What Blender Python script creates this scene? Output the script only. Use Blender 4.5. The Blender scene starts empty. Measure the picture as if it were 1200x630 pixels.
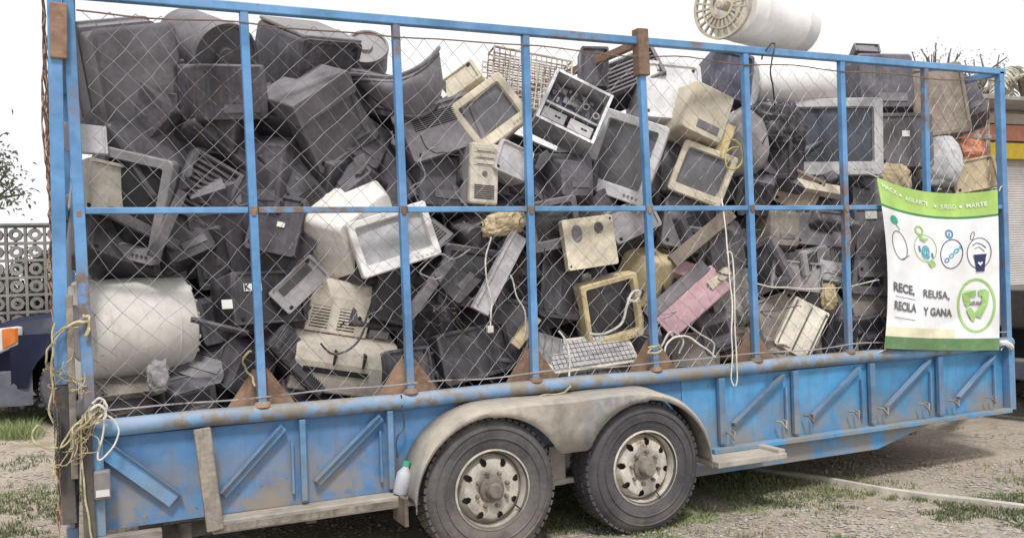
import bpy, bmesh, math, random
from mathutils import Vector, Matrix, Euler, noise
random.seed(7)
R_ = math.radians
PI = math.pi
scene = bpy.context.scene
col = scene.collection
# ------------------------------------------------------------------ camera
F = 1088.0
CAM = Vector((0.0055, -4.6293, 1.5524))
yaw, pitch, roll = R_(24.849), R_(0.0), R_(-1.952)
fwd = Vector((math.sin(yaw) * math.cos(pitch), math.cos(yaw) * math.cos(pitch), math.sin(pitch)))
rgt0 = Vector((math.cos(yaw), -math.sin(yaw), 0))
up0 = rgt0.cross(fwd)
RGT = math.cos(roll) * rgt0 + math.sin(roll) * up0
UPV = -math.sin(roll) * rgt0 + math.cos(roll) * up0
cd = bpy.data.cameras.new('camera')
cam = bpy.data.objects.new('camera', cd)
col.objects.link(cam)
m3 = Matrix((RGT, UPV, -fwd)).transposed()
cam.matrix_world = Matrix.Translation(CAM) @ m3.to_4x4()
cd.sensor_width = 36.0
cd.lens = 36.0 * F / 1200.0
cd.clip_end = 3000
cd.clip_start = 0.05
scene.camera = cam

def ray(u, v):
    return fwd * F + RGT * (u - 600.0) - UPV * (v - 315.0)
def at(u, v, Y):
    d = ray(u, v)
    return CAM + d * ((Y - CAM.y) / d.y)
GZ = .048
def gp(u, v, z=GZ):
    d = ray(u, v)
    return CAM + d * ((z - CAM.z) / d.z)
def far(u, v, dist):
    d = ray(u, v)
    h = math.hypot(d.x, d.y)
    return CAM + d * (dist / h)
def scale_at(P):
    return F / (P - CAM).dot(fwd)

# ------------------------------------------------------------------ materials
def nd(nt, t, **kw):
    n = nt.nodes.new(t)
    for k, v in kw.items():
        setattr(n, k, v)
    return n
def mixc(nt, fac, a, b, mode='MIX'):
    n = nd(nt, 'ShaderNodeMix', data_type='RGBA', blend_type=mode)
    for s, v in ((0, fac), (6, a), (7, b)):
        if isinstance(v, (int, float)):
            n.inputs[s].default_value = v
        elif isinstance(v, (tuple, list)):
            n.inputs[s].default_value = (*v, 1) if len(v) == 3 else v
        else:
            nt.links.new(v, n.inputs[s])
    return n.outputs[2]
def math_(nt, op, a, b=None, clamp=False):
    n = nd(nt, 'ShaderNodeMath', operation=op, use_clamp=clamp)
    for i, v in enumerate((a, b)):
        if v is None: continue
        if isinstance(v, (int, float)): n.inputs[i].default_value = v
        else: nt.links.new(v, n.inputs[i])
    return n.outputs[0]
def maprange(nt, v, a, b, c=0.0, d=1.0, smooth=True):
    n = nd(nt, 'ShaderNodeMapRange', interpolation_type='SMOOTHSTEP' if smooth else 'LINEAR')
    nt.links.new(v, n.inputs[0])
    n.inputs[1].default_value = a; n.inputs[2].default_value = b
    n.inputs[3].default_value = c; n.inputs[4].default_value = d
    return n.outputs[0]
def noisen(nt, vec, scale, detail=5, rough=.6, w=None):
    n = nd(nt, 'ShaderNodeTexNoise')
    n.inputs['Scale'].default_value = scale
    n.inputs['Detail'].default_value = detail
    n.inputs['Roughness'].default_value = rough
    nt.links.new(vec, n.inputs['Vector'])
    return n.outputs['Fac']

MATS = {}
def M(name, base, rough=.6, metal=0.0, var=.35, dust=.35, dust_lit_c=(.30, .27, .24), rust=0.0, rustc=(.20, .105, .06),
      scale=6.0, bump=.15, rnd=.25, mud=None, coat=0.0, spec=.4, streak=0.0, streakc=(.10, .085, .07)):
    m = bpy.data.materials.new(name); m.use_nodes = True
    nt = m.node_tree; nt.nodes.clear()
    out = nd(nt, 'ShaderNodeOutputMaterial'); p = nd(nt, 'ShaderNodeBsdfPrincipled')
    nt.links.new(p.outputs[0], out.inputs[0])
    tc = nd(nt, 'ShaderNodeTexCoord'); oi = nd(nt, 'ShaderNodeObjectInfo'); ge = nd(nt, 'ShaderNodeNewGeometry')
    add = nd(nt, 'ShaderNodeVectorMath', operation='ADD')
    nt.links.new(tc.outputs['Object'], add.inputs[0]); 
    sc = nd(nt, 'ShaderNodeVectorMath', operation='SCALE'); sc.inputs['Scale'].default_value = 9.0
    cmb = nd(nt, 'ShaderNodeCombineXYZ')
    for i in range(3): nt.links.new(oi.outputs['Random'], cmb.inputs[i])
    nt.links.new(cmb.outputs[0], sc.inputs[0]); nt.links.new(sc.outputs[0], add.inputs[1])
    vec = add.outputs[0]
    n1 = noisen(nt, vec, scale, 6, .65)
    n2 = noisen(nt, vec, scale * 7, 4, .6)
    n3 = noisen(nt, vec, scale * .45, 3, .6)
    f1 = maprange(nt, n1, .3, .7, 1 - var, 1 + var)
    f2 = maprange(nt, n2, .25, .75, 1 - var * .4, 1 + var * .4)
    fr = maprange(nt, oi.outputs['Random'], 0, 1, 1 - rnd, 1 + rnd, False)
    f = math_(nt, 'MULTIPLY', math_(nt, 'MULTIPLY', f1, f2), fr)
    g = nd(nt, 'ShaderNodeCombineColor')
    for i in range(3): nt.links.new(f, g.inputs[i])
    c = mixc(nt, 1.0, (*base, 1), g.outputs[0], 'MULTIPLY')
    met = None
    if streak:
        mp = nd(nt, 'ShaderNodeMapping'); mp.inputs['Scale'].default_value = (14, 14, 1.2)
        nt.links.new(vec, mp.inputs[0])
        ns = noisen(nt, mp.outputs[0], 2.2, 4, .6)
        c = mixc(nt, math_(nt, 'MULTIPLY', maprange(nt, ns, .5, .75), streak), c, (*streakc, 1))
    if rust:
        rf = maprange(nt, n3, .62 - rust * .3, .70 - rust * .3)
        rf2 = math_(nt, 'MULTIPLY', rf, maprange(nt, n2, .35, .6))
        rc = mixc(nt, n2, rustc, tuple(x * .45 for x in rustc))
        c = mixc(nt, rf2, c, rc)
        n4 = noisen(nt, vec, scale * 16, 3, .7)
        chip = math_(nt, 'MULTIPLY', maprange(nt, n4, .66, .70), maprange(nt, n1, .45, .6, .1, .85))
        c = mixc(nt, chip, c, rc)
    if dust:
        sx = nd(nt, 'ShaderNodeSeparateXYZ'); nt.links.new(ge.outputs['Normal'], sx.inputs[0])
        df = maprange(nt, sx.outputs[2], -.25, .85, .10, 1.0)  # settled dust on upward faces, doubling as painted light from above
        df = math_(nt, 'MULTIPLY', math_(nt, 'MULTIPLY', df, maprange(nt, n1, .32, .68, .35, 1.0)), dust, True)
        c = mixc(nt, df, c, (*dust_lit_c, 1))
        sm = math_(nt, 'MULTIPLY', maprange(nt, n3, .48, .68), maprange(nt, n2, .3, .7, .25, 1.0))
        c = mixc(nt, math_(nt, 'MULTIPLY', sm, min(.5, dust * .55)), c, (*[q * 1.15 for q in dust_lit_c], 1))
    if mud:
        sp = nd(nt, 'ShaderNodeSeparateXYZ'); nt.links.new(ge.outputs['Position'], sp.inputs[0])
        mf = maprange(nt, sp.outputs[2], mud[0], mud[1], mud[2], 0.0)
        npos = noisen(nt, ge.outputs['Position'], 4.0, 6, .7)
        mf = math_(nt, 'MULTIPLY', mf, maprange(nt, npos, .35, .6), True)
        c = mixc(nt, mf, c, (.27, .235, .19, 1))
    nt.links.new(c, p.inputs['Base Color'])
    nt.links.new(maprange(nt, n1, .2, .8, max(.05, rough - .15), min(1, rough + .2)), p.inputs['Roughness'])
    p.inputs['Metallic'].default_value = metal
    p.inputs['Specular IOR Level'].default_value = spec
    if coat:
        p.inputs['Coat Weight'].default_value = coat; p.inputs['Coat Roughness'].default_value = .15
    if bump:
        b = nd(nt, 'ShaderNodeBump'); b.inputs['Strength'].default_value = bump; b.inputs['Distance'].default_value = .01
        nt.links.new(n2, b.inputs['Height']); nt.links.new(b.outputs[0], p.inputs['Normal'])
    MATS[name] = m
    return m
BLUE = dict(rust=.14, dust=.3, dust_lit_c=(.36, .36, .36), var=.25, scale=2.6, rough=.5, bump=.12, rnd=.06)
M('blue_post', (.095, .25, .49), mud=(.7, 1.4, .75), **BLUE)
M('blue_rail', (.115, .28, .51), mud=(.7, 1.0, .8), **BLUE)
M('blue_panel', (.045, .195, .44), rust=.12, dust=.25, var=.3, scale=1.3, rough=.5, bump=.1, rnd=.05, mud=(.40, .92, 1.0), streak=.5)
M('blue_brace', (.095, .25, .47), rust=.08, dust=.3, var=.25, scale=2.5, rough=.5, mud=(.42, .8, .7))
M('blue_sill', (.13, .27, .46), rust=.85, rustc=(.30, .265, .22), dust=.5, dust_lit_c=(.36, .33, .29), var=.3, scale=2.0, rough=.6, bump=.15)
M('blue_chassis', (.07, .19, .36), rust=.4, dust=.35, var=.3, scale=2.0, rough=.6, bump=.15, mud=(.2, .55, .6))
M('mud_steel', (.30, .28, .26), rust=.55, dust=.5, var=.3, scale=2.2, rough=.75, bump=.2, rustc=(.17, .12, .085))
M('blue_faded', (.058, .245, .47), rust=.08, dust=.25, var=.3, scale=1.3, rough=.5, bump=.1, rnd=.05, mud=(.40, .75, .9), streak=.3)
M('rib_steel', (.09, .21, .37), rust=.12, rustc=(.20, .19, .17), dust=.35, var=.3, scale=2.5, rough=.6, mud=(.42, .8, .8))
M('rust', (.24, .15, .10), rust=.4, dust=.3, var=.35, scale=5, rough=.85, bump=.25)
M('fender', (.34, .31, .275), rust=.3, dust=.55, dust_lit_c=(.40, .35, .285), var=.35, scale=3.0, rough=.8, bump=.25, rustc=(.22, .27, .32))
M('dark_steel', (.06, .06, .06), rust=.3, dust=.3, rough=.8, mud=(0.2, .9, .5))
M('wire', (.31, .30, .31), rough=.5, metal=.3, dust=.1, rust=.25, var=.2, bump=0)
M('wood_old', (.24, .21, .18), rough=.85, dust=.3, var=.5, scale=5, bump=.4, streak=.6)
M('tyre', (.075, .072, .076), rough=.85, dust=.42, dust_lit_c=(.20, .18, .16), var=.35, scale=7, bump=.3, mud=(0, .62, .55))
M('tyre_dark', (.070, .066, .074), rough=.7, dust=.28, dust_lit_c=(.17, .155, .15), var=.3, scale=7, bump=.2, mud=(0, .3, .5))
M('rim', (.42, .395, .35), rough=.65, dust=.45, dust_lit_c=(.40, .34, .26), rust=.08, var=.35, scale=9, bump=.2)
M('hub', (.17, .15, .13), rough=.7, rust=.12, dust=.3, scale=12)
DK = dict(dust=.5, dust_lit_c=(.275, .258, .29), var=.45, bump=.14, streak=.3, streakc=(.24, .225, .25))  # strong dust tone also paints lit tops and haze onto dark plastics
M('black_plastic', (.022, .020, .025), rough=.42, **DK)
M('dark_plastic', (.045, .041, .051), rough=.45, **DK)
M('grey_plastic', (.125, .116, .132), rough=.55, dust=.4, dust_lit_c=(.30, .28, .28), var=.3)
M('midgrey_plastic', (.25, .24, .25), rough=.5, dust=.3, var=.25)
M('taupe_plastic', (.20, .178, .155), rough=.6, dust=.45, dust_lit_c=(.31, .28, .24), var=.35, streak=.2)
M('silver_plastic', (.43, .42, .435), rough=.4, dust=.2, var=.22)
M('silver_bright', (.60, .595, .61), rough=.4, dust=.2, var=.22, streak=.2)
M('beige_plastic', (.60, .55, .47), rough=.5, dust=.3, dust_lit_c=(.33, .29, .24), var=.22, streak=.25)
M('cream_plastic', (.62, .56, .44), rough=.5, dust=.22, dust_lit_c=(.36, .31, .24), var=.2, streak=.25)
M('yellow_plastic', (.56, .46, .27), rough=.5, dust=.25, dust_lit_c=(.33, .28, .2), var=.25, streak=.3)
M('white_plastic', (.68, .66, .63), rough=.45, dust=.25, var=.15, streak=.2)
M('white_enamel', (.53, .515, .48), rough=.35, dust=.22, dust_lit_c=(.40, .37, .33), var=.14, scale=3, rust=.05, streak=.15, spec=.5, bump=.03)
M('white_bright', (.80, .79, .77), rough=.4, dust=.15, var=.1, scale=3, rnd=.05)
M('pink_panel', (.58, .36, .40), rough=.55, dust=.2, var=.2)
M('navy', (.045, .045, .085), rough=.5, **DK)
M('brown_board', (.26, .215, .18), rough=.9, dust=.3, var=.3, bump=.3)
M('cardboard', (.46, .37, .24), rough=.9, dust=.15, var=.25, bump=.2)
M('glass_dark', (.035, .035, .042), rough=.12, dust=.22, dust_lit_c=(.20, .19, .20), var=.3, spec=.6, bump=0)
M('glass_grey', (.15, .15, .17), rough=.14, dust=.3, dust_lit_c=(.28, .27, .28), var=.25, spec=.6, bump=0)
M('glass_blue', (.05, .06, .085), rough=.14, dust=.22, dust_lit_c=(.2, .2, .22), var=.25, spec=.6, bump=0)
M('glass_pale', (.42, .42, .44), rough=.25, dust=.3, dust_lit_c=(.40, .39, .38), var=.2, spec=.6, bump=0)
M('vent_dark', (.035, .032, .04), rough=.9, dust=.4, dust_lit_c=(.12,.11,.12), var=.2, bump=0)
M('slot', (.012, .012, .014), rough=.9, dust=.1, var=.1, bump=0)
M('steel_bright', (.52, .52, .54), rough=.4, metal=.6, dust=.2, var=.3)
M('pcb', (.06, .11, .07), rough=.6, dust=.3, var=.4)
M('pole_rust', (.30, .235, .19), rough=.8, rust=.4, dust=.2)
M('rack_white', (.52, .46, .40), rough=.6, dust=.2, rust=.45, var=.25)
M('sticker', (.78, .78, .76), rough=.6, dust=.05, var=.08, bump=0, rnd=.05)
M('ink', (.03, .03, .04), rough=.7, dust=0, var=.1, bump=0, rnd=0)
M('sack_white', (.62, .62, .64), rough=.8, dust=.15, var=.2, bump=.3)
M('sack_tan', (.50, .40, .26), rough=.9, dust=.15, var=.3, bump=.3)
M('bag_black', (.05, .047, .055), rough=.4, dust=.35, dust_lit_c=(.2, .19, .2), var=.4, bump=.2)
M('netting', (.26, .25, .24), rough=.9, dust=.3, var=.4, scale=10, bump=.4)
M('rag_orange', (.55, .24, .15), rough=.9, dust=.1, var=.3)
M('rope', (.42, .37, .22), rough=.95, dust=.15, var=.3, scale=30, bump=.3)
M('rope_white', (.66, .64, .58), rough=.9, dust=.1, var=.2, bump=.2)
M('cable_dark', (.03, .03, .034), rough=.5, dust=.2, var=.2, bump=0)
M('cable_yellow', (.55, .45, .14), rough=.6, dust=.15, var=.2, bump=0)
M('cable_white', (.58, .56, .52), rough=.6, dust=.2, var=.2, bump=0)
M('milk_plastic', (.55, .58, .64), rough=.4, dust=.2, var=.15)
M('ban_white', (.76, .77, .79), rough=.55, dust=.12, dust_lit_c=(.5, .47, .42), var=.10, bump=.05, rnd=0, scale=2)
M('ban_green', (.40, .60, .17), rough=.7, dust=.0, var=.12, bump=.05, rnd=0, scale=3)
M('ban_dkgreen', (.06, .22, .08), rough=.7, dust=.0, var=.12, bump=.05, rnd=0)
M('ban_bottom', (.13, .25, .11), rough=.7, dust=.1, var=.2, bump=.05, rnd=0)
M('ban_cream', (.70, .66, .50), rough=.7, dust=0, var=.1, bump=.05, rnd=0)
M('pr_dark', (.13, .13, .14), rough=.8, dust=0, var=.1, bump=0, rnd=0)
M('pr_grey', (.14, .16, .18), rough=.8, dust=0, var=.1, bump=0, rnd=0)
M('pr_green', (.32, .52, .18), rough=.8, dust=0, var=.1, bump=0, rnd=0)
M('pr_teal', (.06, .34, .22), rough=.8, dust=0, var=.1, bump=0, rnd=0)
M('pr_blue', (.06, .22, .42), rough=.8, dust=0, var=.1, bump=0, rnd=0)
M('pr_cyan', (.06, .36, .50), rough=.8, dust=0, var=.1, bump=0, rnd=0)
M('pr_navy', (.03, .04, .12), rough=.8, dust=0, var=.1, bump=0, rnd=0)
M('pr_white', (.80, .82, .78), rough=.8, dust=0, var=.05, bump=0, rnd=0)
M('concrete', (.235, .22, .21), rough=.9, dust=.2, var=.3, scale=3, bump=.3, rnd=0, streak=.35)
M('car_paint', (.008, .011, .034), rough=.4, dust=.05, dust_lit_c=(.12, .12, .15), var=.2, spec=.22, coat=0, rnd=0, bump=0, scale=2)
M('car_trim', (.10, .11, .14), rough=.5, dust=.3, var=.2, rnd=0)
M('truck_paint', (.05, .045, .045), rough=.45, dust=.4, dust_lit_c=(.22, .19, .17), var=.3, rnd=0, rust=.2)
M('lamp_clear', (.55, .55, .55), rough=.15, dust=.1, var=.1, spec=.7, bump=0)
M('lamp_orange', (.72, .20, .03), rough=.2, dust=.1, var=.1, spec=.6, bump=0)
M('lamp_red', (.45, .03, .02), rough=.2, dust=.1, var=.1, spec=.6, bump=0)
M('shutter', (.58, .57, .56), rough=.5, dust=.2, var=.12, rnd=0, scale=2)
M('facade', (.52, .47, .42), rough=.8, dust=.15, var=.15, rnd=0)
M('fascia_red', (.52, .22, .15), rough=.6, dust=.15, var=.2, rnd=0)
M('fascia_yellow', (.70, .52, .04), rough=.6, dust=.1, var=.15, rnd=0)
M('roof_grey', (.28, .27, .27), rough=.7, dust=.2, var=.2, rnd=0)
M('bark', (.16, .13, .10), rough=.95, dust=.1, var=.4, bump=.5)
M('leaf', (.10, .12, .075), rough=.7, dust=.1, var=.4, bump=0)
M('leaf_pale', (.46, .45, .38), rough=.8, dust=.1, var=.3, bump=0)
M('grass', (.16, .19, .085), rough=.8, dust=0, var=.45, bump=0, scale=1.5)
M('grass_dry', (.34, .30, .20), rough=.9, dust=0, var=.35, bump=0, scale=1.5)
M('pebble', (.37, .34, .30), rough=.9, dust=.1, var=.45, bump=.2, scale=14)
M('kerb', (.48, .45, .39), rough=.9, dust=.2, var=.25, bump=.3, rnd=0, scale=4)

def ground_mat():
    m = bpy.data.materials.new('ground'); m.use_nodes = True
    nt = m.node_tree; nt.nodes.clear()
    out = nd(nt, 'ShaderNodeOutputMaterial'); p = nd(nt, 'ShaderNodeBsdfPrincipled')
    nt.links.new(p.outputs[0], out.inputs[0])
    ge = nd(nt, 'ShaderNodeNewGeometry'); pos = ge.outputs['Position']
    big = noisen(nt, pos, .55, 5, .6); mid = noisen(nt, pos, 2.2, 6, .7); fine = noisen(nt, pos, 22, 5, .7)
    vf = nd(nt, 'ShaderNodeTexVoronoi'); vf.inputs['Scale'].default_value = 38; nt.links.new(pos, vf.inputs['Vector'])
    c = mixc(nt, maprange(nt, mid, .3, .7), (.38, .32, .255, 1), (.50, .435, .355, 1))
    c = mixc(nt, maprange(nt, fine, .35, .75, 0, .6), c, (.20, .17, .14, 1))
    # grey loose gravel
    gf = math_(nt, 'MULTIPLY', maprange(nt, big, .45, .62), .42)
    gr = mixc(nt, maprange(nt, vf.outputs['Distance'], 0, .6), (.47, .445, .41, 1), (.21, .195, .18, 1))
    c = mixc(nt, gf, c, gr)
    # thin green growth
    wn = noisen(nt, pos, 1.3, 7, .75)
    c = mixc(nt, math_(nt, 'MULTIPLY', maprange(nt, wn, .53, .66), .55), c, (.15, .17, .075, 1))
    # damp, darker soil
    dn = noisen(nt, pos, .8, 4, .6)
    c = mixc(nt, math_(nt, 'MULTIPLY', maprange(nt, dn, .55, .75), .35), c, (.12, .10, .08, 1))
    nt.links.new(c, p.inputs['Base Color']); p.inputs['Roughness'].default_value = .95
    p.inputs['Specular IOR Level'].default_value = .1
    b = nd(nt, 'ShaderNodeBump'); b.inputs['Strength'].default_value = .6; b.inputs['Distance'].default_value = .03
    h = math_(nt, 'ADD', math_(nt, 'ADD', fine, mid), math_(nt, 'MULTIPLY', vf.outputs['Distance'], -.5))
    nt.links.new(h, b.inputs['Height']); nt.links.new(b.outputs[0], p.inputs['Normal'])
    MATS['ground'] = m
ground_mat()

# ------------------------------------------------------------------ mesh builder
class MB:
    def __init__(s): s.v = []; s.f = []; s.m = []; s.mi = 0
    def add(s, vs, fs, T=None):
        o = len(s.v)
        s.v += [(T @ Vector(p)) if T is not None else Vector(p) for p in vs]
        s.f += [tuple(i + o for i in f) for f in fs]; s.m += [s.mi] * len(fs)
        return s
    def box(s, c, d, T=None, taper=1.0):
        x, y, z = (k / 2 for k in d); cx, cy, cz = c; t = taper
        vs = [(cx - x, cy - y, cz - z), (cx + x, cy - y, cz - z), (cx + x, cy + y, cz - z), (cx - x, cy + y, cz - z),
              (cx - x * t, cy - y * t, cz + z), (cx + x * t, cy - y * t, cz + z), (cx + x * t, cy + y * t, cz + z), (cx - x * t, cy + y * t, cz + z)]
        return s.add(vs, [(0, 3, 2, 1), (4, 5, 6, 7), (0, 1, 5, 4), (1, 2, 6, 5), (2, 3, 7, 6), (3, 0, 4, 7)], T)
    def bar(s, a, b, w, d, up=(0, 0, 1)):
        a = Vector(a); b = Vector(b); z = (b - a); L = z.length; z.normalize()
        x = Vector(up).cross(z)
        if x.length < 1e-3: x = Vector((1, 0, 0)).cross(z)
        x.normalize(); y = z.cross(x)
        T = Matrix.Translation((a + b) / 2) @ Matrix((x, y, z)).transposed().to_4x4()
        return s.box((0, 0, 0), (w, d, L), T)
    def tube(s, pts, r, n=6, caps=True):
        pts = [Vector(p) for p in pts]; rr = r if isinstance(r, (list, tuple)) else [r] * len(pts)
        loops = []; prev = None
        for i, p in enumerate(pts):
            t = (pts[min(i + 1, len(pts) - 1)] - pts[max(i - 1, 0)])
            if t.length < 1e-9: t = Vector((0, 0, 1))
            t.normalize()
            x = prev - t * prev.dot(t) if prev is not None else (Vector((0, 0, 1)).cross(t) if abs(t.z) < .9 else Vector((1, 0, 0)).cross(t))
            if x.length < 1e-6: x = t.orthogonal()
            x.normalize(); prev = x; y = t.cross(x)
            loops.append([p + (x * math.cos(a) + y * math.sin(a)) * rr[i] for a in [2 * PI * k / n for k in range(n)]])
        return s.loft(loops, caps)
    def loft(s, loops, caps=True, T=None, close=True):
        n = len(loops[0]); vs = [p for l in loops for p in l]; fs = []
        for i in range(len(loops) - 1):
            for k in range(n if close else n - 1):
                k2 = (k + 1) % n
                fs.append((i * n + k, i * n + k2, (i + 1) * n + k2, (i + 1) * n + k))
        if caps:
            fs.append(tuple(range(n))[::-1]); fs.append(tuple((len(loops) - 1) * n + k for k in range(n)))
        return s.add(vs, fs, T)
    def lathe(s, prof, n=24, T=None, axis='Z', caps=False):
        loops = []
        for r, h in prof:
            l = []
            for k in range(n):
                a = 2 * PI * k / n
                q = (r * math.cos(a), r * math.sin(a), h)
                if axis == 'Y': q = (q[0], q[2], q[1])
                if axis == 'X': q = (q[2], q[0], q[1])
                l.append(q)
            loops.append(l)
        return s.loft(loops, caps, T)
    def prism(s, poly, y0, y1, T=None):  # poly in (x,z)
        return s.loft([[(x, y0, z) for x, z in poly], [(x, y1, z) for x, z in poly]], True, T)
    def build(s, name, mat, parent=None, bev=0.0, smooth=False, fix=True, seg=2):
        me = bpy.data.meshes.new(name)
        me.from_pydata(s.v, [], s.f)
        mats = mat if isinstance(mat, (list, tuple)) else [mat]
        for k in mats: me.materials.append(MATS[k])
        if len(mats) > 1: me.polygons.foreach_set('material_index', s.m)
        if fix:
            bm = bmesh.new(); bm.from_mesh(me); bmesh.ops.recalc_face_normals(bm, faces=bm.faces); bm.to_mesh(me); bm.free()
        o = bpy.data.objects.new(name, me); col.objects.link(o)
        if parent is not None: o.parent = parent
        if smooth:
            me.polygons.foreach_set('use_smooth', [True] * len(me.polygons))
            me.set_sharp_from_angle(angle=R_(38))
        if bev:
            b = o.modifiers.new('bevel', 'BEVEL'); b.width = bev; b.segments = seg; b.limit_method = 'ANGLE'; b.angle_limit = R_(35)
            b.harden_normals = False
        return o
def tag(o, label=None, cat=None, group=None, kind=None):
    if label: o['label'] = label
    if cat: o['category'] = cat
    if group: o['group'] = group
    if kind: o['kind'] = kind
    return o
def empty(name, loc=(0, 0, 0), rot=None):
    o = bpy.data.objects.new(name, None); col.objects.link(o)
    o.empty_display_size = .1
    o.location = loc
    if rot is not None: o.rotation_euler = rot
    return o
def rrect(w, h, r, n=3, cz=0.0):
    pts = []
    for sx, sz, a0 in ((1, 1, 0), (-1, 1, 90), (-1, -1, 180), (1, -1, 270)):
        for k in range(n + 1):
            a = R_(a0 + 90 * k / n)
            pts.append((sx * (w / 2 - r) + r * math.cos(a), sz * (h / 2 - r) + r * math.sin(a) + cz))
    return pts
def nz(p, s=1.0):
    return noise.noise(Vector(p) * s)

# ------------------------------------------------------------------ world + sun
SUN_EL, SUN_AZ = R_(58), R_(200)
w = bpy.data.worlds.new('World'); scene.world = w; w.use_nodes = True
nt = w.node_tree; nt.nodes.clear()
wo = nd(nt, 'ShaderNodeOutputWorld'); bg = nd(nt, 'ShaderNodeBackground'); nt.links.new(bg.outputs[0], wo.inputs[0])
sky = nd(nt, 'ShaderNodeTexSky', sky_type='NISHITA'); sky.sun_disc = False
sky.sun_elevation = SUN_EL; sky.sun_rotation = SUN_AZ
tc = nd(nt, 'ShaderNodeTexCoord')
cn = noisen(nt, tc.outputs['Generated'], 2.2, 6, .55)
cloud = mixc(nt, maprange(nt, cn, .35, .7), (11.6, 11.4, 11.6, 1), (13.2, 13.2, 13.2, 1))
nt.links.new(mixc(nt, .88, sky.outputs[0], cloud), bg.inputs[0])
bg.inputs[1].default_value = .095
sl = bpy.data.lights.new('sun', 'SUN'); so = bpy.data.objects.new('sun', sl); col.objects.link(so)
sl.energy = 2.9; sl.angle = R_(10); sl.color = (1, .97, .93)
sd = Vector((math.sin(SUN_AZ) * math.cos(SUN_EL), math.cos(SUN_AZ) * math.cos(SUN_EL), math.sin(SUN_EL)))
so.rotation_euler = sd.to_track_quat('Z', 'Y').to_euler(); so.location = (0, -8, 20)
scene.view_settings.view_transform = 'Standard'; scene.view_settings.look = 'None'; scene.view_settings.exposure = 0

# ------------------------------------------------------------------ trailer
ZT, ZM, ZS = 2.865, 1.881, .89
W_T, L_T = 2.4, None
tr = empty('cage_trailer', (3.0, 1.2, 0))
tag(tr, 'long blue tandem-axle cage trailer with wire mesh sides, loaded with electronic scrap', 'trailer')
TI = Matrix.Translation((-3.0, -1.2, 0))
def tp(mb, name, mat, parent=None, **k):      # a trailer part, written in world coordinates
    o = mb.build(name, mat, parent or tr, **k)
    if parent is None:
        o.data.transform(TI)
    return o
topU = [79, 285, 463, 615, 750, 872, 985, 1083, 1171]
topV = [-12, 7, 24, 38, 50, 61, 70, 79, 88]
silU = [106, 308, 481, 627, 768, 886, 995, 1090, 1180]
silV = [505, 486, 468, 454, 439, 428, 419, 410, 402]
PX = []                                        # (x at the sill, x at the top) of every post
for k in range(9):
    PX.append((at(silU[k], silV[k], 0).x, at(topU[k], topV[k], 0).x))
def px(k, z): a, b = PX[k]; return a + (b - a) * (z - ZS) / (ZT - ZS)
XL, XR = px(0, ZS), px(8, ZS)
for k in range(9):
    mb = MB(); wdt = .050 if k in (0, 8) else .040
    mb.bar((px(k, ZS), 0, ZS + .02), (px(k, ZT + .03), 0, ZT + (.05 if k == 4 else .0)), wdt, wdt)
    o = tp(mb, 'post', 'blue_post', bev=.004)
    if k < 8:
        mb = MB(); mb.box((px(k, ZM), -.0215, ZM), (.036, .006, .036)); mb.box((px(k, ZM), -.0225, ZM - .015), (.022, .008, .03)); tp(mb, 'weld_plate', 'rust', bev=.004)
        mb = MB(); mb.lathe([(.045, 0), (.040, .018), (.03, .026)], 10, Matrix.Translation((px(k, ZS), 0, ZS + .034))); tp(mb, 'weld_bead', 'rust', smooth=True)
    if k == 4:
        mb = MB(); mb.bar((px(k, 2.68), -.004, 2.66), (px(k, 2.93), -.004, 2.935), .07, .075)
        tag(tp(mb, 'post_cap', 'rust', bev=.006), 'rusty brown sleeve on top of the fourth post')
    mb = MB(); mb.bar((px(k, ZS), W_T, ZS), (px(k, ZT), W_T, ZT), .05, .05); tp(mb, 'post', 'blue_post', bev=.004)
for y in (0, W_T):
    mb = MB(); mb.bar((px(0, ZT) - .04, y, ZT), (px(8, ZT) + .04, y, ZT), .044, .05, up=(0, 1, 0)); tp(mb, 'top_rail', 'blue_rail', bev=.005)
    for k in range(8):
        mb = MB(); mb.bar((px(k, ZM) + .024, y, ZM), (px(k + 1, ZM) - .024, y, ZM), .030, .034, up=(0, 1, 0)); tp(mb, 'middle_rail', 'blue_rail', bev=.004)
    mb = MB(); mb.tube([(XL - .03 + (XR - XL + .06) * i / 12, y, ZS + .006 * math.sin(i * 1.7)) for i in range(13)], .042, 14)
    tp(mb, 'sill_tube', 'blue_sill', smooth=True)
for x in (px(0, ZT) + .01, px(4, ZT), px(8, ZT)):
    mb = MB(); mb.bar((x, .03, ZT - .005), (x, W_T - .03, ZT - .005), .04, .045); tp(mb, 'cross_bar', 'rust' if x > 1 and x < 5 else 'blue_rail', bev=.004)
# tension wires
for z, m_ in ((ZT - .085, 'rust'), (ZS + .085, 'wire')):
    mb = MB(); n = 60
    mb.tube([(XL + (XR - XL) * i / n, -.022 + .008 * nz((i * .4, z, 0)), z + .02 * nz((i * .23, 3, z))) for i in range(n + 1)], .0042, 5)
    tp(mb, 'tension_wire', m_)
# gussets
for k in (1, 2, 3, 4, 5):
    x = px(k, ZS); h = .215; b = .165
    mb = MB(); mb.prism([(x - b, ZS + .035), (x + b, ZS + .035), (x + .035, ZS + h), (x - .035, ZS + h)], .0265, .034); tp(mb, 'gusset', 'rust')
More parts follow.
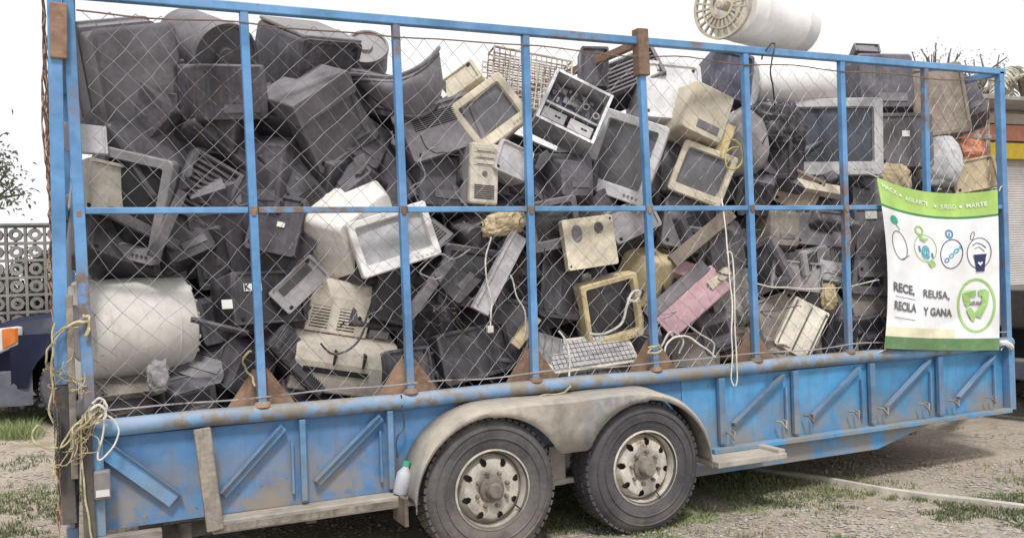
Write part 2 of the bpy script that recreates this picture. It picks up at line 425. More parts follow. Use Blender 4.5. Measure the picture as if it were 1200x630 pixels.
# chain link mesh, woven as zigzag wires
def chain(x0, x1, z0, z1, p, fn, name='chain_link_mesh', r=.0017, parent=None, mat='wire', n=4):
    mb = MB(); nw = int((x1 - x0) / (p / 2)) + 1; nh = int((z1 - z0) / (p / 2))
    for i in range(nw):
        xb = x0 + i * p / 2
        pts = []
        for j in range(nh + 1):
            s = (i + j) % 2
            x = xb + (p / 2 if s else 0); z = z0 + j * p / 2
            q = fn(min(x, x1), z, s)
            pts.append(q)
        mb.tube(pts, r, n, False)
    return tp(mb, name, mat, parent)
def fn_near(x, z, s):
    e = min(1, (z - ZS) / .25, (ZT - z) / .2); e = max(0, e)
    dx = .075 * nz((x * 1.1, 3, z * 1.1)) + .030 * nz((x * 2.7, 9, z * 2.7)) + .012 * nz((x * 14, 1, z * 14))
    dz = .070 * nz((x * 1.2 + 30, 3, z * 1.2)) + .028 * nz((x * 2.5, 19, z * 2.5)) + .012 * nz((x * 14, 5, z * 14))
    dy = .020 * nz((x * 1.6, 7, z * 1.6))
    return (x + dx * e, .042 + dy + (.004 if s else -.004), z + dz * e)
chain(XL + .02, XR - .02, ZS + .02, ZT - .02, .118, fn_near)
chain(XL + .02, XR - .02, ZS + .02, ZT - .02, .12, lambda x, z, s: (x, W_T - .03 + (.004 if s else -.004), z))
# side panels with ribs, braces and lower flange
W2X = at(757, 548, -.20).x
PB, PT = .425, ZS - .045                        # panel bottom, top
SPL = at(800, 470, 0).x
for y, sg in ((0.0, -1), (W_T, 1)):
  nx = 40
  for XA, XB, pm in ((XL, SPL, 'blue_panel'), (SPL + .004, XR, 'blue_faded')):
    vs = []; fs = []; mb = MB()
    for i in range(nx + 1):
        for j in range(5):
            x = XA + (XB - XA) * i / nx; z = PB + (PT - PB) * j / 4
            vs.append((x, y + .012 * nz((x * 1.7, 2, z * 3)) * (1 if sg < 0 else 0) + .012, z))
    for i in range(nx):
        for j in range(4):
            a = i * 5 + j; fs.append((a, a + 5, a + 6, a + 1))
    mb.add(vs, fs); mb.add([(a[0], a[1] + .02, a[2]) for a in vs], [f[::-1] for f in fs])
    tp(mb, 'side_panel', pm, fix=False, smooth=True)
def xz(u, v, Y=-.02):
    p = at(u, v, Y); return p.x, p.z
ribs = [355, 458, 845, 932, 1022, 1102]
for u in ribs:
    x, _ = xz(u, 530 if u < 500 else 470)
    mb = MB(); mb.box((x, -.022, (PB + PT) / 2 + .01), (.045 if u > 500 else .03, .03, PT - PB - .02)); tp(mb, 'rib', 'rib_steel' if u not in (1102,) else 'blue_brace', bev=.004)
for x in (XL + .02, XR - .02):
    mb = MB(); mb.box((x, -.022, (PB + PT) / 2 + .02), (.06, .06, PT - PB + .06)); tp(mb, 'corner_rib', 'rib_steel' if x < 1 else 'blue_brace', bev=.004)
for a, b, wd in (((112, 520), (205, 586), .075), ((262, 580), (333, 500), .035), ((372, 566), (447, 487), .035),
                 ((861, 498), (919, 441), .03), ((954, 488), (1008, 432), .03), ((1040, 478), (1090, 424), .03), ((1124, 467), (1166, 418), .03)):
    xa, za = xz(*a); xb, zb = xz(*b); za = max(za, PB + .05); zb = min(zb, PT - .03)
    mb = MB(); mb.bar((xa, -.012, za), (xb, -.012, zb), wd, .022, up=(0, 1, 0)); tp(mb, 'diagonal_brace', 'blue_brace', bev=.003)
    # angle iron lip catching light along the upper edge
    d = Vector((xb - xa, 0, zb - za)).normalized(); nrm = Vector((-d.z, 0, d.x))
    if nrm.z < 0: nrm = -nrm
    q = nrm * (wd / 2 + .002)
    mb = MB(); mb.bar((xa + q.x, -.02, za + q.z), (xb + q.x, -.02, zb + q.z), .006, .04, up=(0, 1, 0)); tp(mb, 'brace_lip', 'rib_steel')
for u in (343, 447, 923, 1012, 1093, 1168):       # pressed seam beside each rib
    x, _ = xz(u, 530 if u < 500 else 470)
    mb = MB(); mb.box((x, -.006, (PB + PT) / 2 - .02), (.012, .016, PT - PB - .16)); tp(mb, 'seam_strip', 'blue_brace')
# lower flange (left: bare muddy channel; right: blue beam)
x0, _ = xz(246, 605); x1, _ = xz(486, 570)
mb = MB(); mb.box(((x0 + x1) / 2, -.05, PB - .03), (x1 - x0, .12, .06)); tp(mb, 'lower_channel', 'fender', bev=.006)
mb = MB(); mb.box(((x0 + x1) / 2, -.109, PB - .035), (x1 - x0 - .02, .006, .035)); tp(mb, 'channel_lip', 'wood_old', bev=.002)
xa, _ = xz(832, 520); xb, _ = xz(1180, 470)
mb = MB(); mb.box(((xa + xb) / 2, -.03, PB - .012), (xb - xa, .07, .03)); tp(mb, 'lower_channel', 'blue_faded', bev=.004)
xc, _ = xz(1030, 505); xd, _ = xz(1098, 488)
for y in (-.005, W_T - .06):
    mb = MB(); mb.prism([(W2X + .42, PB - .03), (W2X + .42, PB - .16), (xc, PB - .16), (xd, PB - .03)], y, y + .06); tp(mb, 'chassis_beam', 'blue_faded', bev=.004)
for y in (.3, W_T - .36):
    mb = MB(); mb.box(((XL + W2X) / 2 + .3, y, PB - .09), (W2X - XL + .2, .06, .13)); tp(mb, 'chassis_rail', 'dark_steel')  # dark instead of blue: under-deck shade put into the rail colour
mb = MB(); mb.prism([(XL + .3, PB - .022), (XR, PB - .022), (XR, PB - .002), (XL + .3, PB - .002)], .05, W_T - .05)
tp(mb, 'deck', 'wood_old')
for i in range(9):
    x = XL + .4 + i * .6
    mb = MB(); mb.box((x, W_T / 2, PB - .075), (.05, W_T - .14, .09)); tp(mb, 'cross_member', 'dark_steel')
# step ahead of the wheels
xs0, _ = xz(834, 520, -.2); xs1, _ = xz(914, 514, -.2)
mb = MB(); mb.box(((xs0 + xs1) / 2, -.15, PB - .045), (xs1 - xs0, .22, .035)); mb.box((xs1 - .03, -.15, PB - .02), (.05, .2, .03))
tp(mb, 'step', 'fender', bev=.004)
# tie hooks
for u, v in ((857, 512), (918, 499), (950, 492), (1003, 487), (1037, 483), (1085, 478), (1120, 474), (1163, 470)):
    p = at(u, v, -.05)
    mb = MB(); mb.tube([(p.x - .03, -.02, p.z + .03), (p.x - .02, -.06, p.z + .03), (p.x, -.075, p.z - .01), (p.x + .02, -.06, p.z + .03), (p.x + .03, -.02, p.z + .03)], .007, 6)
    tp(mb, 'tie_hook', 'mud_steel', smooth=True)
# wheels and fender
WY = -.20
def wheel(uc, vc, mat_t, ang):
    c = at(uc, vc, WY); R = .370; c.z = GZ + R - .006
    e = empty('wheel', Vector((c.x, WY, c.z)) - Vector((3.0, 1.2, 0))); e.parent = tr; e.rotation_euler = (0, ang, 0); e.scale = (R / .362, 1, R / .362)
    K = R / .362; prof = [(.190, .012), (.206, .004), (.24, -.006), (.29, -.012), (.325, -.006), (.347, .014), (.358, .04), (.362, .075), (.362, .165), (.358, .2), (.347, .226), (.325, .246), (.25, .246), (.205, .228)]
    mb = MB(); mb.lathe([(r, y) for r, y in prof], 72, axis='Y')
    for k in range(56):
        for row, (yy, ww) in enumerate(((.046, .05), (.095, .03), (.15, .03), (.195, .05))):
            a = 2 * PI * (k + .5 * (row % 2)) / 56
            T = Matrix.Rotation(a, 4, 'Y')
            mb.box((0, yy, R / K - .001 - (.004 if row in (0, 3) else 0)), (.027, ww, .014), T)
    for rr in (.31, .262):                            # raised sidewall rings
        mb.lathe([(rr - .004, -.0085), (rr - .002, -.0155), (rr + .002, -.0155), (rr + .004, -.0085)], 72, axis='Y')
    mb.build('tyre', mat_t, e, smooth=True)
    mb = MB(); mb.lathe([(.212, -.004), (.222, .0), (.221, .008), (.205, .012), (.198, .05), (.192, .10), (.188, .16), (.205, .225)], 64, axis='Y')
    # spider with eight open windows
    n = 384; rad = [.062, .078, .09, .10, .11, .12, .124, .13, .136, .142, .148, .154, .16, .166, .171, .175, .178, .184, .190]
    def dep(r): return .03 + .016 * math.sin((r - .066) / .124 * PI) * -1 + (.05 if r > .185 else 0) * 0 + max(0, (r - .16)) * 1.1
    vs = []; fs = []
    for i in range(n):
        for r in rad:
            a = 2 * PI * i / n; vs.append((r * math.cos(a), dep(r), r * math.sin(a)))
    for i in range(n):
        for j in range(len(rad) - 1):
            rm = (rad[j] + rad[j + 1]) / 2; th = ((2 * PI * (i + .5) / n) % (PI / 4)) - PI / 8
            tw = (rm - .153) / .0215; half = .0185 * math.sqrt(1 - tw * tw) * (1 + .15 * tw) if -1 < tw < 1 else 0
            if half and abs(th) * rm < half: continue
            a = i * len(rad) + j; b = ((i + 1) % n) * len(rad) + j
            fs.append((a, b, b + 1, a + 1))
    m2 = len(vs)
    mb.add(vs, fs); mb.add([(x, y + .003, z) for x, y, z in vs], [f[::-1] for f in fs])
    rim = mb.build('rim', 'rim', e, smooth=True, fix=False); rim.data.transform(Matrix.Diagonal((.93, 1, .93, 1)))
    mb = MB(); mb.lathe([(0, .06), (.19, .06), (.19, .13), (0, .13)], 40, axis='Y'); mb.build('brake_drum', 'dark_steel', e)
    mb = MB(); mb.lathe([(.066, .034), (.066, .012), (.060, .006), (.044, .004), (.040, -.040), (.034, -.050), (0, -.052)], 32, axis='Y')
    h = mb.build('hub', 'hub', e, smooth=True)
    for k in range(8):
        a = 2 * PI * (k + .5) / 8; mb = MB()
        mb.lathe([(.0105, .02), (.0105, -.012), (.006, -.017), (0, -.017)], 6, Matrix.Translation((.088 * math.cos(a), .01, .088 * math.sin(a))), 'Y'); mb.build('lug_nut', 'hub', e)
    mb = MB(); mb.tube([(.140, .02, -.084), (.152, .0, -.097), (.159, -.012, -.10)], .004, 6); mb.build('valve', 'slot', e)
    return c
w1 = wheel(578, 576, 'tyre', .1); w2 = wheel(757, 548, 'tyre_dark', .55)
for c in (w1, w2):
    mb = MB(); mb.tube([(c.x, -.05, c.z), (c.x, W_T + .1, c.z)], .04, 10); tp(mb, 'axle', 'dark_steel')
    e = empty('wheel', (c.x - 3.0, W_T + .2 - 1.2, c.z)); e.parent = tr
    mb = MB(); mb.lathe([(.2, -.23), (.33, -.25), (.36, -.2), (.36, -.05), (.33, 0), (.2, -.01)], 40, axis='Y', caps=False); mb.build('tyre', 'tyre', e, smooth=True)
    mb = MB(); mb.lathe([(0, -.1), (.2, -.1), (.2, -.2), (0, -.2)], 30, axis='Y'); mb.build('rim', 'rim', e)
def fender(y0, y1, lip_y, nm='fender'):
    ZF = .838; xa = w1.x; xb = w2.x; RO = .43
    def outer(t):                                # t 0..1 along the crown line
        L1 = RO * R_(92); L2 = xb - xa; s = t * (2 * L1 + L2)
        if s < L1:
            a = R_(182) - s / RO; return (xa + RO * math.cos(a), ZF - RO * 1.0 + RO * 1.0 * math.sin(a))
        if s < L1 + L2: return (xa + s - L1, ZF)
        a = R_(90) - (s - L1 - L2) / RO; return (xb + RO * math.cos(a), ZF - RO * 1.0 + RO * 1.0 * math.sin(a))
    n = 90; P = [outer(i / n) for i in range(n + 1)]
    crv = []
    mb = MB(); vs = []; fs = []
    rows = [(y0, .012), (y0 + (y1 - y0) * .5, .006), (y1 - (y1 - y0) * .08, 0.0), (y1, -.012)]
    for i, (x, z) in enumerate(P):
        for y, dz in rows:
            vs.append((x, y, z + dz + .012 * nz((x * 3.2, y * 7, 4))))
        # skirt lower edge: arch over each wheel, dropping between them
        def arch(cx): 
            q = .412 ** 2 - (x - cx) ** 2
            return .398 + math.sqrt(q) * .955 if q > 0 else 0
        zl = max(arch(xa), arch(xb))
        zl = min(z - .05, max(zl, .56)) if xa < x < xb else z - .042
        vs.append((x, y1 - .004, (z + zl) / 2)); vs.append((x, y1 + .0, zl))
    m = len(rows) + 2
    for i in range(n):
        for j in range(m - 1):
            a = i * m + j; fs.append((a, a + m, a + m + 1, a + 1))
    mb.add(vs, fs)
    o = tp(mb, nm, 'fender', fix=False, smooth=True)
    s = o.modifiers.new('solid', 'SOLIDIFY'); s.thickness = .008; s.offset = 0
    return P
fender(-.0, -.232, 0)
fender(W_T + .0, W_T + .245, 0)
# wheel well back wall so that nothing shows through over the tyres
mb = MB(); mb.box(((w1.x + w2.x) / 2, .035, .62), (w2.x - w1.x + .9, .01, .36)); tp(mb, 'wheel_well_panel', 'dark_steel')
# spring hanger between the wheels
mb = MB(); mb.box(((w1.x + w2.x) / 2, .0, .45), (.10, .06, .22)); mb.box(((w1.x + w2.x) / 2, -.01, .36), (.62, .05, .03)); tp(mb, 'spring_hanger', 'fender', bev=.005)
mb = MB(); mb.box((w1.x - .475, -.11, .36), (.02, .2, .14)); tp(mb, 'mud_flap', 'dark_steel', bev=.003)
# wooden stake standing in front of the panel at the rear
p0 = at(229, 503, -.1); p1 = at(244, 621, -.1)
mb = MB(); mb.bar((p0.x + .03, -.085, p0.z), (p1.x + .03, -.11, p1.z), .075, .04, up=(0, 1, 0))
tag(tp(mb, 'stake', 'wood_old', bev=.005), 'weathered wooden stake bolted upright over the rear side panel')
# rear bumper plate under the panel
a = at(84, 610, -.06); b = at(190, 628, -.06)
mb = MB(); mb.box(((a.x + b.x) / 2, -.05, PB - .09), (b.x - a.x, .05, .16)); tp(mb, 'rear_plate', 'mud_steel', bev=.005)
a = at(120, 567, -.07)
mb = MB(); mb.box((a.x, -.07, a.z), (.07, .05, .13)); lm = tp(mb, 'rear_marker_lamp', 'midgrey_plastic', bev=.01)
mb = MB(); mb.box((a.x, -.096, a.z - .035), (.055, .008, .03)); mb.build('lens', 'lamp_clear', lm).data.transform(TI)
# tongue
for y in (.5, 1.9):
    mb = MB(); mb.bar((XR - .1, y, .36), (XR + 1.15, 1.2, .46), .1, .08); tp(mb, 'tongue', 'blue_chassis', bev=.006)
mb = MB(); mb.box((XR + 1.2, 1.2, .5), (.22, .09, .09)); tp(mb, 'coupler', 'dark_steel', bev=.02)
# front end frame
for y in (.6, 1.2, 1.8):
    mb = MB(); mb.bar((XR, y, ZS), (px(8, ZT), y, ZT), .045, .045); tp(mb, 'front_bar', 'blue_post', bev=.004)
for z in (ZS, ZM):
    mb = MB(); mb.bar((XR, .04, z), (XR, W_T - .04, z), .05, .05); tp(mb, 'front_rail', 'blue_rail', bev=.004)
mb = MB(); mb.box((XR - .02, W_T / 2, (PB + PT) / 2), (.02, W_T - .06, PT - PB)); tp(mb, 'front_panel', 'blue_panel')
# clamp wrapped on the front corner
p = at(1180, 404, -.05)
mb = MB(); mb.tube([(p.x + .05 * math.cos(a), -.01 + .06 * math.sin(a), p.z + .02 * math.sin(a * 2)) for a in [2 * PI * i / 12 for i in range(13)]], .022, 8)
tag(tp(mb, 'corner_wrap', 'sack_white', smooth=True), 'pale cloth wrapped around the front corner of the sill')
# rear gate, hung just outside the rear end
gx = -.115
def gpst(u0, v0, u1, v1, y):
    a = at(u0, v0, y); b = at(u1, v1, y); return a, b
a, b = gpst(63, -20, 73, 450, -.02)
mb = MB(); mb.bar(b, a, .058, .058); tp(mb, 'gate_post', 'blue_post', bev=.004)
c = at(82, 612, -.02)
mb = MB(); mb.bar(c, b + Vector((0, 0, -.003)), .06, .06); tag(tp(mb, 'gate_post', 'dark_steel', bev=.004), 'lower bare steel end of the rear gate post')
xg = (a.x + b.x) / 2
d = at(66, 5, -.03); e_ = at(66, 70, -.03)
mb = MB(); mb.bar(e_ + Vector((.01, -.012, 0)), d + Vector((.01, -.012, 0)), .05, .07); tp(mb, 'hinge_sleeve', 'rust', bev=.006)
for z in (ZT, ZM, ZS, PB):
    mb = MB(); mb.bar((xg + .01, .02, z), (xg + .01, W_T, z), .05, .05); tp(mb, 'gate_rail', 'blue_rail', bev=.004)
mb = MB(); mb.bar((xg + .01, W_T, PB), (xg + .01, W_T, ZT), .05, .05); tp(mb, 'gate_post', 'blue_post', bev=.004)
def fn_gate(x, z, s): return (xg - .045 + .022 * nz((x * 2, z * 2, 5)) + .02 * nz((x * 9, z * 9, 5)), x, z)
chain(.0, W_T, PB, ZT + .02, .12, fn_gate, r=.003, mat='rust')
mb = MB(); mb.box((xg + .01, W_T / 2, (PB + PT) / 2), (.02, W_T - .06, PT - PB)); tp(mb, 'gate_panel', 'mud_steel')
# white drain pipe and grey board squeezed between gate and corner post
mb = MB(); a = at(84, 262, -.0); b = at(88, 180, -.0); c = at(80, 330, 0)
mb.tube([at(86, 225, .06), at(84, 262, .06), at(80, 300, .06), at(80, 335, .06)], .013, 8); tp(mb, 'gate_handle', 'white_plastic', smooth=True)
mb = MB(); mb.bar(at(88, 560, -.035), at(81, 345, -.035), .045, .03); tag(tp(mb, 'gate_board', 'wood_old', bev=.004), 'weathered board strapped upright at the rear corner')
mb = MB(); mb.bar(at(106, 636, -.05), at(100, 498, -.05), .055, .05); tp(mb, 'corner_stake', 'dark_steel', bev=.004)
mb = MB()
for k in range(30):
    p = at(66 + k * .12, 480 + k * 2.6, -.10); T = Matrix.Translation(p) @ Matrix.Rotation(k * PI / 2 + .3, 4, 'Z') 
    mb.tube([T @ Vector((.012 * math.cos(t), 0, .017 * math.sin(t))) for t in [2 * PI * i / 8 for i in range(9)]], .0035, 5)
tag(tp(mb, 'gate_chain', 'dark_steel', smooth=True), 'rusty chain hanging down the outside of the rear gate')

# ------------------------------------------------------------------ ground
mb = MB(); vs = []; fs = []
xsq = [-500, -120, -40, -16] + [-8 + i * .25 for i in range(113)] + [28, 45, 120, 600]
ysq = [-60, -20, -8] + [-5 + i * .25 for i in range(93)] + [25, 45, 120, 900]
for x in xsq:
    for y in ysq:
        z = .028 * nz((x * .5, y * .5, 3)) + .014 * nz((x * 1.7, y * 1.7, 8)) if -8 <= x <= 21 and -5 <= y <= 18 else 0
        if w1.x - .8 < x < w2.x + .8 and -1 < y < 3: z *= .1
        vs.append((x, y, z - .004 + GZ))
ny = len(ysq)
for i in range(len(xsq) - 1):
    for j in range(ny - 1):
        a = i * ny + j; fs.append((a, a + ny, a + ny + 1, a + 1))
mb.add(vs, fs); g = mb.build('ground', 'ground', smooth=True, fix=False); tag(g, kind='structure')
def gz(x, y):
    z = .028 * nz((x * .5, y * .5, 3)) + .014 * nz((x * 1.7, y * 1.7, 8))
    return (z * .1 if w1.x - .8 < x < w2.x + .8 and -1 < y < 3 else z) - .004 + GZ
# pale edging strips let into the ground
def strip(pts, wdt, name):
    mb = MB(); P = [gp(*p) for p in pts]; Q = []
    for i in range(len(P) - 1):
        for k in range(12): Q.append(P[i].lerp(P[i + 1], k / 12))
    Q.append(P[-1])
    L = []
    for q in Q:
        z = gz(q.x, q.y); o = Vector((0, wdt / 2, 0)); j = .012 * nz((q.x * 5, q.y * 5, 1))
        L.append([(q.x, q.y - wdt / 2 + j, z - .02), (q.x, q.y - wdt / 2 + j, z + .035), (q.x, q.y + wdt / 2 + j, z + .04), (q.x, q.y + wdt / 2 + j, z - .02)])
    mb.loft(L, True); o = mb.build(name, 'kerb'); tag(o, kind='structure'); return o
strip([(838, 546), (900, 556), (1010, 572), (1110, 587), (1215, 601)], .085, 'kerb')
# grass, weeds and pebbles
def blades(spots, hmin, hmax, name, mat, per=8, spread=.035):
    vs = []; fs = []
    for x, y in spots:
        z = gz(x, y); n = random.randint(per // 2, per)
        for _ in range(n):
            a = random.uniform(0, 2 * PI); r = random.uniform(0, spread); h = random.uniform(hmin, hmax)
            bx, by = x + r * math.cos(a), y + r * math.sin(a); wd = random.uniform(.0022, .0045)
            b = random.uniform(0, 2 * PI); lx, ly = math.cos(a) * h * random.uniform(.2, .9), math.sin(a) * h * random.uniform(.2, .9)
            o = len(vs); cx, cy = wd * math.cos(b), wd * math.sin(b)
            vs += [(bx - cx, by - cy, z - .004), (bx + cx, by + cy, z - .004), (bx + lx * .45 + cx * .7, by + ly * .45 + cy * .7, z + h * .62), (bx + lx * .45 - cx * .7, by + ly * .45 - cy * .7, z + h * .62), (bx + lx, by + ly, z + h * .9)]
            fs += [(o, o + 1, o + 2, o + 3), (o + 3, o + 2, o + 4)]
    mb = MB(); mb.add(vs, fs); o = mb.build(name, mat, fix=False); tag(o, kind='stuff'); return o
def scatter(n, u0, u1, v0, v1, th, f=1.3, seed=0, ymax=99):
    rr = random.Random(seed); out = []
    for _ in range(n):
        p = gp(rr.uniform(u0, u1), rr.uniform(v0, v1))
        if nz((p.x * f, p.y * f, 11 + seed)) + .35 * nz((p.x * f * 4, p.y * f * 4, 5)) > th: out.append((p.x, p.y))
    return out
sp = scatter(9500, 640, 1240, 552, 660, .0, 1.1, 1) + scatter(900, 850, 1230, 560, 604, -.05, 1.0, 2)
tag(blades(sp, .008, .032, 'grass', 'grass', 7), 'short sparse green grass on the gravel beside the trailer wheels', 'grass')
sp = scatter(2600, 640, 1240, 500, 660, .15, 1.5, 3)
tag(blades(sp, .012, .045, 'dry_grass', 'grass_dry', 7), 'dry straw-coloured grass scattered over the dirt', 'grass')
sp = [(p.x, p.y) for p in (gp(random.uniform(-60, 44), random.uniform(488, 516)) for _ in range(900))]
tag(blades(sp, .05, .16, 'verge_grass', 'grass', 9, .07), 'green grass growing beside the dark vehicle at the left', 'grass')
sp = scatter(1500, -20, 100, 520, 640, .15, 1.3, 6)
tag(blades(sp, .012, .05, 'weeds', 'grass', 6), 'low weeds on the bare dirt at the lower left', 'weeds')
mb = MB(); rr = random.Random(5)
ico = [(0, 0, 1), (.9, 0, .3), (.28, .85, .35), (-.72, .53, .3), (-.72, -.53, .35), (.28, -.85, .3), (0, 0, -.4)]
icf = [(0, i, i % 5 + 1) for i in range(1, 6)] + [(6, i % 5 + 1, i) for i in range(1, 6)]
def stones(n, u0, u1, v0, v1, th, s0, s1):
    for _ in range(n):
        p = gp(rr.uniform(u0, u1), rr.uniform(v0, v1))
        if nz((p.x * 1.4, p.y * 1.4, 40)) < th: continue
        s = rr.uniform(s0, s1) * (1 + .6 * (rr.random() ** 6)); T = Matrix.Translation((p.x, p.y, gz(p.x, p.y))) @ Matrix.Rotation(rr.uniform(0, 6.3), 4, 'Z') @ Matrix.Diagonal((s * rr.uniform(.7, 1.3), s * rr.uniform(.7, 1.2), s * rr.uniform(.4, .8), 1))
        mb.add(ico, icf, T)
stones(6500, 630, 1240, 540, 670, -.12, .006, .017); stones(1200, 840, 1230, 480, 545, .1, .008, .018); stones(1500, -20, 110, 500, 660, -.1, .007, .02)
stones(1200, 100, 640, 600, 680, -.1, .007, .018)
tag(mb.build('gravel', 'pebble'), 'loose grey and tan gravel stones spread over the ground', 'gravel', kind='stuff')

# ------------------------------------------------------------------ pierced block wall
WYB = 7.9; zt = at(30, 262, WYB).z; cell = .205; nrow = int(zt / cell); z0 = zt - nrow * cell - .03
x0 = -9.0; ncol = 46
mb = MB()
for i in range(ncol):
    for j in range(nrow):
        cx = x0 + (i + .5) * cell; cz = z0 + (j + .5) * cell; h = cell / 2; N = 16
        fr = .016 if True else 0
        # outer frame
        for a, b, c_, d in ((-h, -h + fr, -h, h), (h - fr, h, -h, h)):
            mb.box((cx + (a + b) / 2, WYB, cz), (b - a, .16, 2 * h))
        for s in (-1, 1): mb.box((cx, WYB, cz + s * (h - fr / 2)), (2 * h - 2 * fr, .158, fr))
        ro, ri = .074, .034
        L = []
        for r, y in ((ro, -.075), (ri, -.075), (ri, .075), (ro, .075), (ro, -.075)):
            L.append([(cx + r * math.cos(2 * PI * k / N), WYB + y, cz + r * math.sin(2 * PI * k / N)) for k in range(N)])
        mb.loft(L, False)
        for a in (0, 1, 2, 3):
            q = a * PI / 2; r0, r1 = ro - .003, h - fr + .001
            mb.box((cx + (r0 + r1) / 2 * math.cos(q), WYB, cz + (r0 + r1) / 2 * math.sin(q)), (abs(math.cos(q)) * (r1 - r0) + abs(math.sin(q)) * .03, .08, abs(math.sin(q)) * (r1 - r0) + abs(math.cos(q)) * .03))
wl = empty('block_wall', (x0 + ncol * cell / 2, WYB, 0))
tag(wl, 'grey pierced concrete block wall with round holes behind the dark vehicle', 'wall')
TW = Matrix.Translation((-(x0 + ncol * cell / 2), -WYB, 0))
def wp(mb, n, m_, **k): o = mb.build(n, m_, wl, **k); o.data.transform(TW); return o
wp(mb, 'block_screen', 'concrete', fix=False)
mb = MB(); mb.box((x0 + ncol * cell / 2, WYB, zt - .015), (ncol * cell, .2, .03)); wp(mb, 'coping', 'concrete', bev=.004)
for k in range(4):
    mb = MB(); mb.box((x0 + k * 3.1 + .04, WYB + .03, zt / 2 - .02), (.16, .16, zt - .02)); wp(mb, 'pillar', 'concrete', bev=.006)
mb = MB(); mb.box((x0 + ncol * cell / 2, WYB, z0 / 2 - .02), (ncol * cell, .14, z0 + .04)); wp(mb, 'plinth', 'concrete')

# ------------------------------------------------------------------ trees
def tree(name, label, base, h, crown_c, rad, nclump, leaf, mat, leaf_n=26, droop=.3, seed=1, dens=1.0):
    rr = random.Random(seed); root = empty(name, base); tag(root, label, 'tree')
    T = Matrix.Translation(-Vector(base))
    mb = MB(); b = Vector(base); c = Vector(crown_c)
    tp_ = b.lerp(c, .62)
    mb.tube([b, b.lerp(tp_, .35) + Vector((.06, .03, 0)), b.lerp(tp_, .7) + Vector((-.05, .04, 0)), tp_, c], [h * .035, h * .028, h * .022, h * .018, h * .008], 8)
    tw = []
    for k in range(nclump):
        d = Vector((rr.gauss(0, 1), rr.gauss(0, 1), rr.gauss(0, .8))).normalized() * (rr.random() ** .4)
        e = c + Vector((d.x * rad[0], d.y * rad[1], d.z * rad[2]))
        s = b.lerp(c, rr.uniform(.55, .95)); m = s.lerp(e, .5) + Vector((rr.uniform(-.1, .1), rr.uniform(-.1, .1), .15))
        mb.tube([s, m, e, e + Vector((rr.uniform(-.15, .15), 0, -.2 * droop))], [h * .009, h * .006, h * .003, .004], 5); tw.append((m, e))
    t = mb.build('trunk', 'bark', root, smooth=True); t.data.transform(T)
    vs = []; fs = []
    for m, e in tw:
        for _ in range(int(leaf_n * dens)):
            q = m.lerp(e, rr.uniform(.35, 1.1)) + Vector((rr.gauss(0, .16), rr.gauss(0, .16), rr.gauss(0, .13))) * (h / 5)
            R = Euler((rr.uniform(-1.2, 1.2), rr.uniform(-1.2, 1.2), rr.uniform(0, 6.3))).to_matrix(); L = leaf * rr.uniform(.6, 1.3); o = len(vs)
            for p in ((0, 0, 0), (L * .5, L * .22, .01), (L, 0, -L * .15), (L * .5, -L * .22, .01)): vs.append(q + R @ Vector(p))
            fs.append((o, o + 1, o + 2, o + 3))
    mb = MB(); mb.add(vs, fs); cr = mb.build('crown', mat, root, fix=False); cr.data.transform(T)
    return root
c = far(-52, 205, 15.0); tree('garden_tree', 'leafy tree whose branches reach in at the left edge above the block wall', (c.x - .3, c.y, 0), 4.2, c, (1.0, 1.0, 1.0), 34, .085, 'leaf', 44, seed=4)
c = far(20, 355, 13.6)
for k, (u, v, d, r) in enumerate(((8, 330, 13.6, .9), (48, 345, 13.9, .8), (-60, 320, 14.4, 1.1))):
    c = far(u, v, d); tree('shrub', ('green shrub showing through the holes at the left of the block wall', 'green shrub showing through the block wall next to the trailer gate', 'shrub beyond the block wall outside the left edge')[k], (c.x, c.y, 0), 2.0, (c.x, c.y, 1.1), (r * 1.2, r * .7, .95), 44, .11, 'leaf', 80, seed=20 + k)
def palm(label, c, L, n, mat, seed):
    rr = random.Random(seed); root = empty('palm_tree', (c.x, c.y, 0)); tag(root, label, 'palm tree'); T = Matrix.Translation((-c.x, -c.y, 0))
    mb = MB(); mb.tube([(c.x + .25 * math.sin(t * 2), c.y, c.z * t) for t in [i / 8 for i in range(9)]][:-1] + [c], [.19 - .008 * i for i in range(9)], 9); o = mb.build('trunk', 'bark', root, smooth=True); o.data.transform(T)
    for k in range(n):
        a = 2 * PI * k / n + rr.uniform(-.25, .25); el = rr.uniform(-.2, 1.0); l = L * rr.uniform(.75, 1.15)
        P = []
        for i in range(11):
            t = i / 10; P.append(c + Vector((math.cos(a) * l * t, math.sin(a) * l * t, l * (el * t - (el * .6 + .75) * t * t * .9))))
        mb = MB(); mb.tube(P, [.022 * (1 - .08 * i) for i in range(11)], 5)
        vs = []; fs = []
        for i in range(1, 11):
            for sub in (0, .33, .66):
                if i == 10 and sub: continue
                p = P[i].lerp(P[min(i + 1, 10)], sub); d = (P[i] - P[i - 1]).normalized(); s = Vector((-math.sin(a), math.cos(a), 0)); ll = l * .34 * (1 - abs(i / 10 - .45) * 1.1)
                for sg in (-1, 1):
                    if rr.random() < .12: continue
                    e = p + (s * sg * .8 + d * .55 + Vector((0, 0, -.35 - rr.random() * .5))) * ll; wv = d * .035
                    o = len(vs); vs += [p - wv, p + wv, p.lerp(e, .55) + wv + Vector((0, 0, .04)), e, p.lerp(e, .55) - wv + Vector((0, 0, .04))]; fs.append((o, o + 1, o + 2, o + 3, o + 4))
        mb.add(vs, fs); f = mb.build('frond', mat, root, fix=False); f.data.transform(T)
    return root
palm('pale palm crown against the white sky, directly over the front corner of the cage', far(1197, 92, 30), 1.5, 7, 'leaf_pale', 3)
